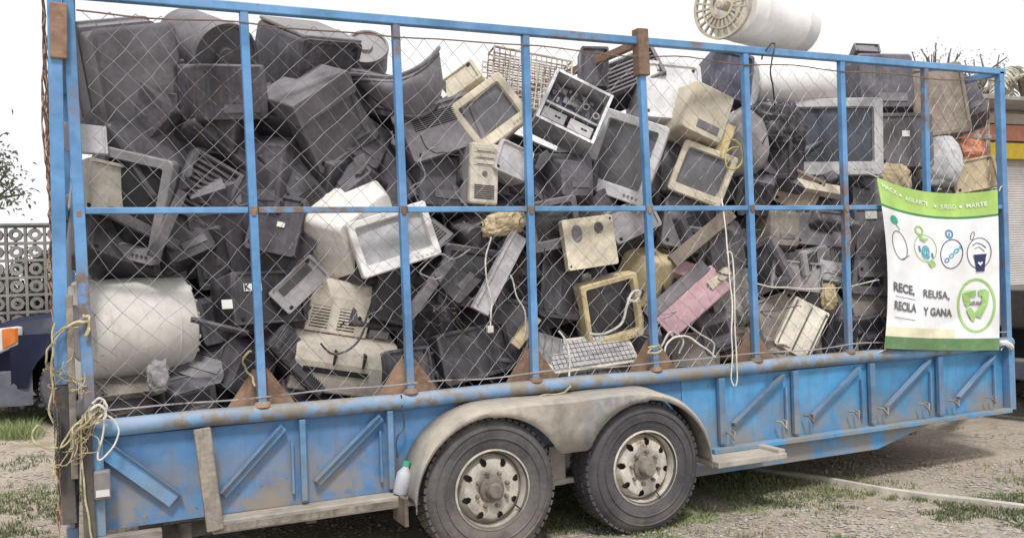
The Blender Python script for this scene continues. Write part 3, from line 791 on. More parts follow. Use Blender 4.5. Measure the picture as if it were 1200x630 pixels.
for k, (u, v, rx) in enumerate(((1092, 78, .9), (1150, 88, .9))):
    c = far(u, v, 30); tree('bare_tree', ('spindly pale branches above the top rail between the last two bays', 'spindly pale branches close to the front top corner of the cage')[k], (c.x, c.y, 0), 5.2, c, (rx, rx, .75), 26, .10, 'leaf_pale', 9, seed=31 + k)

# ------------------------------------------------------------------ shop building at the right
BY = 6.6; b0 = at(1112, 200, BY).x; b1 = b0 + 12
bd = empty('shop_building', ((b0 + b1) / 2, BY, 0)); tag(bd, 'pale shop with grey roll-up shutter and a red and yellow fascia at the right edge', 'building')
TB = Matrix.Translation((-(b0 + b1) / 2, -BY, 0))
def bp(mb, n, m_, par=None, **k): o = mb.build(n, m_, par or bd, **k); o.data.transform(TB); return o
zz = lambda v: at(1190, v, BY).z
xm = (b0 + b1) / 2; wd = b1 - b0
mb = MB(); mb.box((xm, BY + 2.6, zz(122) / 2), (wd, 5, zz(122))); bp(mb, 'wall', 'facade')
mb = MB(); mb.box((xm, BY - .25, zz(127)), (wd + .3, 1.0, .07)); bp(mb, 'roof', 'roof_grey', bev=.01)
for va, vb, m_, pr in ((133, 146, 'facade', .05), (147, 166, 'fascia_red', .09), (168, 187, 'fascia_yellow', .1)):
    mb = MB(); mb.box((xm, BY + .1 - pr, (zz(va) + zz(vb)) / 2), (wd - .02, .1, zz(va) - zz(vb) - .01)); bp(mb, 'fascia', m_, bev=.006)
n = int(zz(192) / .085)
for s in range(3):
    xa = b0 + .25 + s * 3.9; xb = xa + 3.6; L = []
    for k in range(n * 4):
        z = .02 + k * .085 / 4; L.append((.022 * math.sin(k * PI / 2), z))
    vs = []; fs = []
    for k, (y, z) in enumerate(L): vs += [(xa, BY - .02 - abs(y), z), (xb, BY - .02 - abs(y), z)]
    for k in range(len(L) - 1): fs.append((2 * k, 2 * k + 1, 2 * k + 3, 2 * k + 2))
    mb = MB(); mb.add(vs, fs); sh = bp(mb, 'shutter', 'shutter', fix=False)
    mb = MB(); mb.box(((xa + xb) / 2, BY - .05, .1), (3.58, .05, .1)); bp(mb, 'bottom_bar', 'steel_bright', sh)
    mb = MB(); mb.box((xa - .1, BY - .06, zz(190) / 2), (.16, .14, zz(190))); bp(mb, 'pillar', 'facade', bev=.01)
for k, u in enumerate((1146, 1158, 1170)):
    p = at(u, 180, 5.0); ps = empty('scaffold_pole', (p.x, 5.0, 0)); tag(ps, ('leftmost of three thin poles seen through the mesh before the shop', 'middle of three thin poles seen through the mesh before the shop', 'thin pole close to the front corner post, before the shop')[k], 'pole')
    mb = MB(); mb.tube([(0, 0, 0), (0, 0, at(u, 118, 5.0).z)], .035, 8); mb.build('shaft', 'pole_rust', ps, smooth=True)
    for q in range(6):
        mb = MB(); mb.lathe([(.036, 0), (.055, .01), (.055, .06), (.036, .07)], 8, Matrix.Translation((0, 0, .5 + q * .55))); mb.build('collar', 'roof_grey', ps)

# ------------------------------------------------------------------ vehicles
def car_wheel(par, loc, R, wd, side, T):
    e = empty('wheel', loc); e.parent = par
    mb = MB(); mb.lathe([(R * .6, -wd / 2), (R * .93, -wd / 2), (R, -wd / 2 + .03), (R, wd / 2 - .03), (R * .93, wd / 2), (R * .6, wd / 2)], 40, axis='Y')
    for k in range(44): mb.box((0, 0, R), (.03, wd * .9, .014), Matrix.Rotation(2 * PI * k / 44, 4, 'Y'))
    mb.build('tyre', 'tyre_dark', e, smooth=True)
    mb = MB(); s = -1 if side < 0 else 1
    mb.lathe([(R * .61, s * wd * .45), (R * .56, s * wd * .40), (R * .50, s * wd * .30), (R * .2, s * wd * .42), (0, s * wd * .44)], 32, axis='Y')
    for k in range(6): mb.box((R * .36, s * wd * .42, 0), (R * .36, .03, .05), Matrix.Rotation(2 * PI * k / 6, 4, 'Y'))
    mb.build('rim', 'midgrey_plastic', e, smooth=True); return e
def pickup(name, label, origin, rz, paint, W=1.85, L=5.3, wheel_r=.37, xs=(.92, 4.2), cat='pickup'):
    """nose at x=0 and tail at x=L, the left side at -y; origin = ground point under the nose centre"""
    root = empty(name, origin, (0, 0, rz)); tag(root, label, cat)
    h = W / 2
    def sec(x, zb, zs, zt, wb, ws, wt):       # lower body cross-section: bottom, shoulder, top
        return [(x, -wb, zb), (x, -ws, zs), (x, -wt, zt), (x, wt, zt), (x, ws, zs), (x, wb, zb)]
    # body with arches: shoulder loft above the arch line, then side skins with round cut-outs
    hood = 1.20
    S = [(0.0, .62, .80, .98, h * .70, h * .82, h * .66), (.06, .56, .82, 1.06, h * .80, h * .90, h * .72), (.28, .56, .86, 1.13, h * .93, h * .975, h * .80), (.8, .84, .95, hood, h * .98, h * 1.0, h * .86), (1.55, .84, .98, hood + .04, h, h, h * .9),
         (1.9, .84, 1.0, 1.24, h, h, h * .92), (3.3, .84, 1.0, 1.22, h, h, h * .95), (3.42, .84, 1.0, 1.16, h, h, h * .98), (L - .06, .84, 1.0, 1.16, h, h, h * .98), (L, .80, 1.0, 1.14, h * .98, h * .98, h * .96)]
    mb = MB(); mb.loft([sec(*s) for s in S], True); body = mb.build('body', paint, root, smooth=True)
    body.modifiers.new('sub', 'BEVEL').width = .03
    for sd in (-1, 1):
        mb = MB(); n = 100; vs = []; fs = []
        for i in range(n + 1):
            x = .26 + (L - .30) * i / n; zb = .42
            for wx in xs:
                q = (wheel_r + .10) ** 2 - (x - wx) ** 2
                if q > 0: zb = max(zb, wheel_r + math.sqrt(q))
            zb = min(zb, .86); yy = h * (.975 + .025 * min(1, (x - .26) / .5))
            flare = max([max(0, 1 - abs(math.hypot(x - wx, zb - wheel_r) - wheel_r - .10) * 8) for wx in xs]) * .025
            vs += [(x, sd * (yy + .004 + flare), zb), (x, sd * (yy + .006 + flare * .4), max(zb + .02, .80)), (x, sd * (yy + .004), .985), (x, sd * (yy - .05), zb + .01)]
        for i in range(n):
            a = 4 * i
            for u_, v_ in ((0, 1), (1, 2), (3, 0)): fs.append((a + u_, a + 4 + u_, a + 4 + v_, a + v_))
        mb.add(vs, fs); mb.build('side_panel', paint, root, smooth=True)
    mb = MB(); mb.box((L / 2, 0, .62), (L - .5, W * .62, .5)); mb.build('chassis', 'slot', root)
    # bumper
    mb = MB(); mb.loft([[(x, -y, .24), (x - .03, -y, .40), (x, -y * .98, .60), (x + .16, -y * .98, .61), (x + .16, -y, .24)] for x, y in ((.3, h * .99), (.05, h * .93), (-.06, h * .70), (-.08, 0), (-.06, -h * .70), (.05, -h * .93), (.3, -h * .99))], True)
    mb.build('bumper', 'car_trim', root, smooth=True)
    for sd in (-1, 1):
        mb = MB(); Lh = []
        for x, y, z0_, z1_ in ((.005, h * .55, .74, .99), (.02, h * .80, .76, 1.03), (.10, h * .95, .78, 1.06), (.34, h * .992, .88, 1.08)):
            Lh.append([(x - .012, sd * (y + .006), z0_), (x - .012, sd * (y + .006), z1_), (x + .05, sd * (y - .06), z1_), (x + .05, sd * (y - .06), z0_)])
        mb.loft(Lh, True); hl = mb.build('headlight', 'lamp_clear', root, bev=.022)
        mb = MB(); Lh = []
        for x, y, z0_, z1_ in ((.205, h * .979, .85, 1.055), (.28, h * .988, .88, 1.065), (.33, h * .995, .91, 1.06)):
            Lh.append([(x - .016, sd * (y + .014), z0_), (x - .016, sd * (y + .014), z1_), (x + .02, sd * (y - .02), z1_), (x + .02, sd * (y - .02), z0_)])
        mb.loft(Lh, True); mb.build('indicator', 'lamp_orange', hl, bev=.004)
        mb = MB(); mb.box((L - .01, sd * (h - .1), .95), (.05, .16, .34)); mb.build('tail_light', 'lamp_red', root, bev=.01)
    mb = MB()
    for k in range(4): mb.box((-.005, 0, .74 + k * .07), (.04, h * 1.08, .03))
    mb.build('grille', 'slot', root)
    # cab
    C = [(1.72, .88, 1.22), (2.35, .80, 1.72), (2.7, .79, 1.80), (3.15, .79, 1.79), (3.36, .84, 1.22)]
    mb = MB(); mb.loft([[(1.72, -h * .92, 1.20), (1.72, h * .92, 1.20), (3.38, h * .94, 1.20), (3.38, -h * .94, 1.20)], [(2.32, -h * .78, 1.74), (2.32, h * .78, 1.74), (3.2, h * .78, 1.76), (3.2, -h * .78, 1.76)], [(2.45, -h * .70, 1.80), (2.45, h * .70, 1.80), (3.05, h * .70, 1.81), (3.05, -h * .70, 1.81)]], True)
    cab = mb.build('cab', paint, root, bev=.03)
    mb = MB(); mb.add([(1.79, -h * .82, 1.245), (1.79, h * .82, 1.245), (2.29, h * .70, 1.70), (2.29, -h * .70, 1.70)], [(0, 1, 2, 3)], Matrix.Translation((-.012, 0, .012))); mb.build('windscreen', 'glass_dark', cab, fix=False)
    for sd in (-1, 1):
        mb = MB(); mb.add([(2.0, sd * (h * .905 + .006), 1.25), (3.2, sd * (h * .925 + .006), 1.25), (3.1, sd * (h * .80 + .012), 1.69), (2.4, sd * (h * .80 + .012), 1.69)], [(0, 1, 2, 3)]); mb.build('window', 'glass_dark', cab)
        mb = MB(); mb.box((2.9, sd * (h + .012), 1.08), (.16, .02, .03)); mb.build('door_handle', 'car_trim', root, bev=.005)
        mb = MB(); mb.box((2.02, sd * (h + .12), 1.30), (.08, .18, .14)); mb.build('mirror', 'car_trim', root, bev=.02)
        for wx in xs: car_wheel(root, (wx, sd * (h - .13), wheel_r), wheel_r, .24, sd, None)
    mb = MB(); mb.box((L + .06, 0, .47), (.14, W * .9, .18)); mb.build('rear_bumper', 'car_trim', root, bev=.02)
    mb = MB(); mb.box((L + .012, 0, 1.0), (.03, W * .72, .34)); tg = mb.build('tailgate', paint, root, bev=.012)
    mb = MB(); mb.box((L + .03, 0, 1.08), (.02, .2, .05)); mb.build('handle', 'car_trim', tg, bev=.004)
    return root
c = gp(58, 503); c = far(64, 470, 11.2); c.z = 0
pickup('pickup_truck', 'dark blue pickup with orange indicator parked facing left behind the rear gate', (c.x - .66, c.y + .8, GZ), R_(0), 'car_paint', wheel_r=.40)
pickup('tow_truck', 'dark dusty pickup standing ahead of the trailer at the right edge', (7.55 + 5.3, 1.2, GZ), R_(180), 'truck_paint')

# ------------------------------------------------------------------ the load of electronic scrap
def rot(bear, yw, pt, rl):
    return Matrix.Rotation(-bear, 3, 'Z') @ Matrix.Rotation(R_(yw), 3, 'Z') @ Matrix.Rotation(R_(rl - 1.95), 3, 'Y') @ Matrix.Rotation(R_(pt), 3, 'X')
WARM = {'dark_plastic': 'grey_plastic', 'grey_plastic': 'taupe_plastic'}
class Spot:
    """where a thing lies in the load: sight line, nearest depth behind the mesh, size per pixel, turn"""
    def __init__(s, u, v, Y, yw=0, pt=0, rl=0):
        s.u, s.v, s.Y = u, v, Y; s.P = at(u, v, Y + .15); s.k = 1.0 / scale_at(s.P)
        d = s.P - CAM; s.d = d / d.y; s.R = rot(math.atan2(d.x, d.y), yw, pt, rl)
    def m(s, px): return px * s.k
    def put(s, root, W, D, H):
        hv = (W / 2, D / 2, H / 2); e = sum(abs(s.R[1][i]) * hv[i] for i in range(3))
        P = CAM + s.d * (s.Y + e - CAM.y)
        root.location = P - s.R @ Vector((0, 0, H / 2)); root.rotation_euler = s.R.to_euler()
        return root
def start(name, label, cat, group=None):
    r = empty(name); tag(r, label, cat, group); return r
def slots(root, n, x0, x1, z0, z1, y, horizontal=True, name='vent', mat='slot', th=.45, dy=.006, bm=None):
    mb = bm or MB()
    for i in range(n):
        t = (i + .5) / n
        if horizontal: mb.box(((x0 + x1) / 2, y, z0 + (z1 - z0) * t), (abs(x1 - x0), dy, abs(z1 - z0) / n * th))
        else: mb.box((x0 + (x1 - x0) * t, y, (z0 + z1) / 2), (abs(x1 - x0) / n * th, dy, abs(z1 - z0)))
    return mb if bm else mb.build(name, mat, root)
def crt(s, label, w, h, d, bz='grey_plastic', hs=None, sc='glass_dark', t=.045, cat='monitor', name='crt_monitor', back=.5, screen=True, knob=True, t2=None):
    hs = hs or bz; W, H, D = s.m(w), s.m(h), s.m(d); root = start(name, label, cat)
    t = min(t, W * .16); tb = t2 or t * 1.5; y0 = -D / 2; r = min(W, H) * .06
    o = rrect(W, H, r, 4, H / 2); i1 = rrect(W - 2 * t, H - t - tb, r * .6, 4, H / 2 + (tb - t) / 2); i2 = rrect(W - 2 * t - .016, H - t - tb - .016, r * .5, 4, H / 2 + (tb - t) / 2)
    o0 = rrect(W - .012, H - .012, r * .9, 4, H / 2)
    mb = MB(); mb.loft([[(x, y0 + .07, z) for x, z in o], [(x, y0 + .006, z) for x, z in o], [(x, y0, z) for x, z in o0], [(x, y0 + .001, z) for x, z in i1], [(x, y0 + .026, z) for x, z in i2], [(x, y0 + .06, z) for x, z in i2]], False)
    mb.build('bezel', bz, root, smooth=True)
    if screen:
        mb = MB(); n = 10; vs = []; fs = []; sw, sh = W - 2 * t - .006, H - t - tb - .006; cz = H / 2 + (tb - t) / 2
        for i in range(n + 1):
            for j in range(n + 1):
                a, b = i / n * 2 - 1, j / n * 2 - 1
                vs.append((a * sw / 2, y0 + .034 - .018 * (1 - a * a) * (1 - b * b), cz + b * sh / 2))
        for i in range(n):
            for j in range(n): q = i * (n + 1) + j; fs.append((q, q + n + 1, q + n + 2, q + 1))
        mb.add(vs, fs); mb.build('screen', sc, root, smooth=True, fix=False)
    else:
        mb = MB(); mb.box((0, y0 + D * .3, H / 2), (W * .8, .01, H * .8)); mb.build('inner_board', 'slot', root)
        mb = MB(); mb.lathe([(W * .30, y0 + .04), (W * .12, y0 + D * .22), (W * .05, y0 + D * .28)], 18, Matrix.Translation((0, 0, H / 2)), 'Y'); mb.build('picture_tube', 'glass_dark', root, smooth=True)
    S = [(y0 + .07, .97, .97), (y0 + D * .36, .95, .95), (y0 + D * .42, .90, .90), (y0 + D * .92, back * 1.05, back * 1.05), (y0 + D, back, back)]
    mb = MB(); mb.loft([[(x, y, z - (0 if y < 0 else (H * (1 - kz) * .25))) for x, z in rrect(W * kx, H * kz, r, 4, H / 2)] for y, kx, kz in S], True)
    hsg = mb.build('housing', hs, root, smooth=True)
    mb = MB()
    for k in range(9):
        f = .47 + k * .042; kk = .90 + (back * 1.05 - .90) * (f - .42) / .5; y = y0 + D * f
        for sx in (-1, 1): mb.box((sx * W * kk / 2, y, H / 2 - H * (1 - kk) * .12), (.008, D * .018, H * kk * .45))
        mb.box((0, y, H / 2 + H * kk / 2 - H * (1 - kk) * .25), (W * kk * .5, D * .018, .008))
    mb.build('vent', 'vent_dark', hsg)
    mb = MB(); mb.box((0, y0 + D, H * .38), (W * back * .6, .012, H * .16)); mb.build('socket_plate', 'slot', hsg)
    if knob and tb > .02:
        mb = MB()
        for k in range(4): mb.lathe([(0, y0 - .005), (.007, y0 - .005), (.009, y0 + .004)], 10, Matrix.Translation((W * .2 + k * W * .06, 0, tb * .5)), 'Y')
        mb.build('control_button', hs, root)
    return s.put(root, W, D, H)
def tvback(s, label, w, h, d, hs='dark_plastic', back=.6, name='crt_television', lip=True, band=None, cat='television', vents=False):
    """a television cabinet showing its back: lip frame, hump with vents, sockets"""
    if getattr(s, 'u', 0) > 760 and s.v > 225: hs = WARM.get(hs, hs) if int(s.u) % 3 else hs
    W, H, D = s.m(w), s.m(h), s.m(d); root = start(name, label, cat); y1 = D / 2; r = min(W, H) * .07
    mb = MB()
    prof = [(y1, .96), (y1 - .01, 1.0), (y1 - D * .20, 1.0), (y1 - D * .21, .955), (y1 - D * .45, .93)]
    mb.loft([[(x, y, z) for x, z in rrect(W * k, H * k, r, 4, H / 2)] for y, k in prof], True); mb.build('cabinet', hs, root, smooth=True)
    mb = MB(); mb.loft([[(x, y, z - H * (1 - k) * .2) for x, z in rrect(W * k, H * k, r, 4, H / 2)] for y, k in ((y1 - D * .452, .9), (y1 - D * .6, .86), (y1 - D * .96, back * 1.06), (y1 - D, back))], True)
    hump = mb.build('back_cover', hs, root, smooth=True)
    if vents:
        mb = MB()
        for k in range(10): mb.box((0, y1 - D - .001, H * (.5 - (1 - back) * .2) + H * back * (.05 + .04 * k)), (W * back * .7, .008, H * back * .016))
        mb.build('vent', 'vent_dark', hump)
    mb = MB(); mb.box((W * back * .1, y1 - D, H * .5 - H * back * .35), (W * back * .55, .012, H * back * .16)); mb.build('socket_plate', 'grey_plastic', hump)
    if band:
        mb = MB(); mb.box((0, y1 - D * .10, -.004), (W * .98, D * .16, .03)); mb.box((0, y1 - D * .1, H + .003), (W * .9, D * .16, .006)); mb.build('trim_band', band, root, bev=.004)
    for sx in (-1, 1):
        mb = MB(); mb.lathe([(0, y1 - D * .458), (.010, y1 - D * .458), (.010, y1 - D * .44)], 10, Matrix.Translation((sx * W * .43, 0, H * .2)), 'Y'); mb.build('screw_boss', 'slot', root)
    return s.put(root, W, D, H)
def tower(s, label, w, h, d, front='beige_plastic', body='midgrey_plastic', name='computer_tower', cat='computer'):
    W, H, D = s.m(w), s.m(h), s.m(d); root = start(name, label, cat); y0 = -D / 2
    mb = MB(); mb.box((0, .015, H / 2), (W * .96, D - .03, H * .97)); mb.build('case', body, root, bev=.004)
    mb = MB(); mb.box((0, y0 + .02, H / 2), (W, .04, H)); fr = mb.build('front_panel', front, root, bev=.012)
    for k in range(3):
        mb = MB(); mb.box((0, y0 - .001, H * (.88 - .105 * k)), (W * .80, .006, H * .085)); db = mb.build('drive_bay', front, root, bev=.003)
        mb = MB(); mb.box((0, y0 - .0045, H * (.86 - .105 * k)), (W * .6, .003, H * .008)); mb.build('slot', 'slot', db)
    mb = MB(); mb.lathe([(0, y0 - .008), (.014, y0 - .008), (.016, y0 + .004)], 14, Matrix.Translation((0, 0, H * .5)), 'Y'); mb.build('power_button', 'grey_plastic', root)
    slots(root, 7, -W * .35, W * .35, H * .08, H * .32, y0 - .0005)
    mb = MB(); slots(root, 8, -D * .3, D * .1, H * .2, H * .6, 0, bm=mb)
    o = mb.build('side_vent', 'slot', root); o.data.transform(Matrix.Translation((W * .48, 0, 0)) @ Matrix.Rotation(PI / 2, 4, 'Z'))
    return s.put(root, W, D, H)
def casing(s, label, w, h, d, mat='dark_plastic', name='plastic_casing', cat='casing', rim=True, slot=False, port=None, inner=None, taper=.92, lid=None, band=False):
    """a moulded box shell: rim, recessed face, ribs or slots, screw bosses"""
    if getattr(s, 'u', 0) > 760 and s.v > 225: mat = WARM.get(mat, mat) if int(s.u) % 3 else mat
    W, H, D = s.m(w), s.m(h), s.m(d); root = start(name, label, cat); y0 = -D / 2; r = min(W, H) * .07
    mb = MB(); mb.loft([[(x, y, z) for x, z in rrect(W * k, H * k, r, 3, H / 2)] for y, k in ((D / 2, taper * .98), (D / 2 - .008, taper), (y0 + .03, 1), (y0 + .004, 1), (y0, .985), (y0, .88), (y0 + .012, .86))], True)
    b = mb.build('shell', mat, root, smooth=True)
    if slot: slots(root, 8, -W * .34, W * .34, H * .55, H * .85, y0 + .0125, True)
    for sx, sz in ((-1, .12), (1, .88)):
        mb = MB(); mb.lathe([(0, y0 + .006), (.010, y0 + .006), (.012, y0 + .014)], 10, Matrix.Translation((sx * W * .38, 0, H * sz)), 'Y'); mb.build('screw_boss', 'slot', root)
    if lid:
        mb = MB(); mb.box((0, 0, H + .006), (W * .97, D * .96, .02)); mb.build('lid', lid, root, bev=.006)
    if band:
        mb = MB(); mb.loft([[(x, y, z) for x, z in rrect(W * 1.05, H * .30, .012, 3, H * .86)] for y in (y0 - .016, D / 2 - .02)], True); mb.build('ridge', mat, root, bev=.006)
    mb = MB(); mb.box((0, D / 2 - D * .42, H / 2 + H * .5 * (taper + (1 - taper) * .42)), (W * .7, D * .12, .006)); mb.box((0, D / 2 - D * .2, H / 2 + H * .5 * (taper + (1 - taper) * .2)), (W * .7, D * .03, .006)); mb.build('groove', 'vent_dark', root)
    if port:
        mb = MB(); mb.box((port[0] * W, y0 + .007, H * port[1]), (s.m(port[2]), .006, s.m(port[3]))); mb.build('sticker', 'sticker', root)
    return s.put(root, W, D, H)
def panel(s, label, w, h, d, mat, name='loose_panel', cat='panel', ribs=4, holes=0, edge=None):
    W, H, D = s.m(w), s.m(h), s.m(d); root = start(name, label, cat); y0 = -D / 2
    mb = MB(); n = 10; vs = []; fs = []
    L = []
    for y, q in ((y0, 1), (D / 2, 1)):
        L.append([(x * (1 + .0), y + .012 * nz((x * 5, z * 5, w)), z) for x, z in rrect(W, H, min(W, H) * .05, 3, H / 2)])
    mb.loft(L, True); mb.build('sheet', mat, root, bev=.003)
    for k in range(ribs):
        mb = MB(); mb.box((-W * .42 + W * .84 * k / max(1, ribs - 1), y0 - .003, H / 2), (.008, .012, H * .9)); mb.build('stiffening_rib', edge or mat, root, bev=.002)
    if H > .1 and W > .1:
        for sx, z in ((-1, .08), (1, .92)):
            mb = MB(); mb.lathe([(0, y0 - .002), (.007, y0 - .002), (.008, y0 + .004)], 10, Matrix.Translation((sx * W * .45, 0, H * z)), 'Y'); mb.build('screw_hole', 'slot', root)
    for k in range(holes):
        mb = MB(); cx = (-.24, .2)[k % 2] * W; cz = (.70, .76)[k % 2] * H; rx = (.10, .09)[k % 2] * W; rz = (.17, .12)[k % 2] * H
        mb.loft([[(cx + rx * q * math.cos(a), y0 + dy, cz + rz * q * math.sin(a)) for a in [2 * PI * i / 20 for i in range(20)]] for q, dy in ((1, .003), (1, -.002), (.8, -.0035))], True)
        mb.build('stain_patch', 'grey_plastic', root)
    return s.put(root, W, D, H)
def tank(s, label, length, rad, mat='white_enamel', name='water_heater', cat='water heater', fanend=False, yw=0, scallop=False, capr=.94):
    """a cylinder lying along its own X axis"""
    L, Rr = s.m(length), s.m(rad); root = start(name, label, cat); T = Matrix.Translation((0, 0, Rr))
    prof = [(Rr * .55, -L / 2 + .002), (Rr * capr, -L / 2), (Rr, -L / 2 + .012), (Rr, -L * .34), (Rr * 1.012, -L * .335), (Rr * 1.012, -L * .325), (Rr, -L * .32), (Rr, L * .3), (Rr * 1.012, L * .305), (Rr * 1.012, L * .315), (Rr, L * .32), (Rr, L / 2 - .012), (Rr * capr, L / 2), (Rr * .3, L / 2 - .01)]
    mb = MB(); n = 48; 
    mb.lathe(prof, n, T, 'X'); b = mb.build('drum_body', mat, root, smooth=True)
    for sg in (-1, 1):
        mb = MB(); mb.lathe([(0, sg * L * .485), (Rr * .35, sg * L * .485), (Rr * .92, sg * L * .492), (Rr * .99, sg * L * .47)], n, T, 'X'); e = mb.build('end_cap', mat if not scallop else 'midgrey_plastic', root, smooth=True)
        if scallop and sg > 0:
            mb = MB()
            for k in range(26):
                a = 2 * PI * k / 26 + .1 * math.sin(k * 2.3); mb.lathe([(Rr * .055, L * .5 - .05), (Rr * .06, L * .5 - .01), (Rr * .045, L * .5 + .004), (0, L * .5 + .004)], 10, T @ Matrix.Translation((0, Rr * .93 * math.cos(a), Rr * .93 * math.sin(a))), 'X')
            mb.build('scalloped_rim', mat, root, smooth=True)
        if fanend and sg < 0:
            mb = MB(); x = -L / 2
            for r0, r1 in ((1.0, 1.08), (.70, .75), (.36, .44)): mb.lathe([(Rr * r0, x - .10), (Rr * r0, x - .13), (Rr * r1, x - .13), (Rr * r1, x - .10), (Rr * r0, x - .10)], 40, T, 'X')
            for k in range(24):
                a = 2 * PI * k / 24; q = T @ Matrix.Rotation(a, 4, 'X'); mb.box((x - .115, 0, Rr * .70), (.022, .012, Rr * .64), q)
            mb.lathe([(Rr * .16, x), (Rr * .16, x - .15), (Rr * .10, x - .16), (0, x - .16)], 20, T, 'X')
            mb.build('slotted_wheel', 'cream_plastic', root)
        else:
            mb = MB(); mb.lathe([(.016, sg * L * .48), (.016, sg * (L * .5 + .04)), (.011, sg * (L * .5 + .04)), (.011, sg * L * .48)], 12, T @ Matrix.Translation((0, Rr * .2, Rr * .55)), 'X'); mb.build('pipe_stub', 'steel_bright', e)
    return s.put(root, L, Rr * 2, Rr * 2)
def drum(s, label, rad, depth, mat='grey_plastic', name='round_tub', cat='tub', open_=True, ribs=0):
    """a round tub whose mouth or bottom faces -Y"""
    Rr, D = s.m(rad), s.m(depth); root = start(name, label, cat); T = Matrix.Translation((0, 0, Rr)); y0 = -D / 2
    prof = [(Rr * .97, y0 + .0), (Rr, y0 + .01), (Rr, y0 + .03), (Rr * .96, y0 + .035), (Rr * .90, D / 2 - .02), (Rr * .86, D / 2), (0, D / 2)]
    mb = MB(); mb.lathe(prof, 40, T, 'Y'); mb.build('wall', mat, root, smooth=True)
    mb = MB()
    if open_: mb.lathe([(Rr * .965, y0 + .002), (Rr * .88, D / 2 - .04), (0, D / 2 - .04)], 40, T, 'Y'); mb.build('inside', 'slot', root, smooth=True)
    else: mb.lathe([(Rr * .965, y0 + .002), (Rr * .9, y0 + .002), (Rr * .88, y0 + .016), (Rr * .3, y0 + .02), (Rr * .26, y0 - .004), (0, y0 - .006)], 40, T, 'Y'); mb.build('base', mat, root, smooth=True)
    if ribs:
        mb = MB()
        for k in range(ribs): mb.box((Rr * .955, 0, 0), (.02, D * .8, .02), T @ Matrix.Rotation(2 * PI * k / ribs, 4, 'Y'))
        mb.build('rib', mat, root)
    return s.put(root, 2 * Rr, D, 2 * Rr)
def rack(s, label, w, h, nx, nzb, mat='rack_white', name='wire_rack', cat='rack', layers=2):
    W, H = s.m(w), s.m(h); root = start(name, label, cat)
    for l in range(layers):
        y = -.06 + .12 * l; mb = MB()
        for i in range(nx + 1): x = -W / 2 + W * i / nx; mb.tube([(x, y, 0), (x + .01 * math.sin(i), y + .012 * math.sin(i * 2), H / 2), (x, y, H)], .0042, 5)
        for j in range(nzb + 1): z = H * j / nzb; mb.tube([(-W / 2, y + .006, z), (W / 2, y + .006, z)], .0052, 5)
        mb.build('wire_shelf', mat, root)
    mb = MB()
    mb.tube([(-W / 2, -.06, 0), (W / 2, -.06, 0), (W / 2, -.06, H), (-W / 2, -.06, H), (-W / 2, -.06, 0)], .009, 6)
    for x in (-W / 2, W / 2):
        for z in (0, H): mb.tube([(x, -.06, z), (x, .06, z)], .007, 6)
    mb.build('frame', mat, root)
    return s.put(root, W, .14, H)
def chassis(s, label, w, h, d, name='open_computer_case', cat='computer'):
    """an opened metal case: tray walls, board, drives, power supply, ribbon cables"""
    W, H, D = s.m(w), s.m(h), s.m(d); root = start(name, label, cat); y0 = -D / 2; t = .006
    mb = MB(); mb.box((0, D / 2 - t / 2, H / 2), (W, t, H))
    for sx in (-1, 1): mb.box((sx * (W / 2 - .009), 0, H / 2), (.018, D - .014, H - .002))
    for z in (.009, H - .009): mb.box((0, 0, z), (W - .04, D - .016, .018))
    mb.build('tray', 'steel_bright', root, bev=.002)
    mb = MB(); mb.box((0, -D * .1, H * .36), (W - .04, D * .7, .016)); mb.build('shelf', 'steel_bright', root, bev=.002)
    mb = MB(); mb.box((-W * .05, y0 + D * .55, H * .70), (W * .8, .01, H * .46)); pc = mb.build('circuit_board', 'navy', root)
    rr = random.Random(int(w * 7)); mb = MB()
    for k in range(26):
        mb.box((rr.uniform(-.4, .3) * W, y0 + D * .55 - .015, H * rr.uniform(.52, .88)), (rr.uniform(.01, .035), .03, rr.uniform(.01, .04)))
    mb.build('component', 'midgrey_plastic', pc)
    for k in range(2):
        mb = MB(); mb.box((W * (-.24 + .46 * k), -.005, H * .19), (W * .40, D * .75, H * .20)); dv = mb.build('drive', 'silver_plastic', root, bev=.004)
        mb = MB(); mb.lathe([(0, y0 + D * .11), (.02, y0 + D * .11), (.022, y0 + D * .14)], 14, Matrix.Translation((W * (-.3 + .46 * k), 0, H * .19)), 'Y'); mb.box((W * (-.18 + .46 * k), y0 + D * .115, H * .19), (W * .1, .006, .012)); mb.build('connector', 'slot', dv)
    for k in range(2):
        mb = MB(); mb.lathe([(.022, y0 + .01), (.022, y0 - .006), (.014, y0 - .006), (.012, y0 + .02), (0, y0 + .02)], 16, Matrix.Translation((W * (.16 + .2 * k), 0, H * (.55 - .07 * k))), 'Y'); mb.build('speaker_cone', 'midgrey_plastic', root, smooth=True)
    return s.put(root, W, D, H)
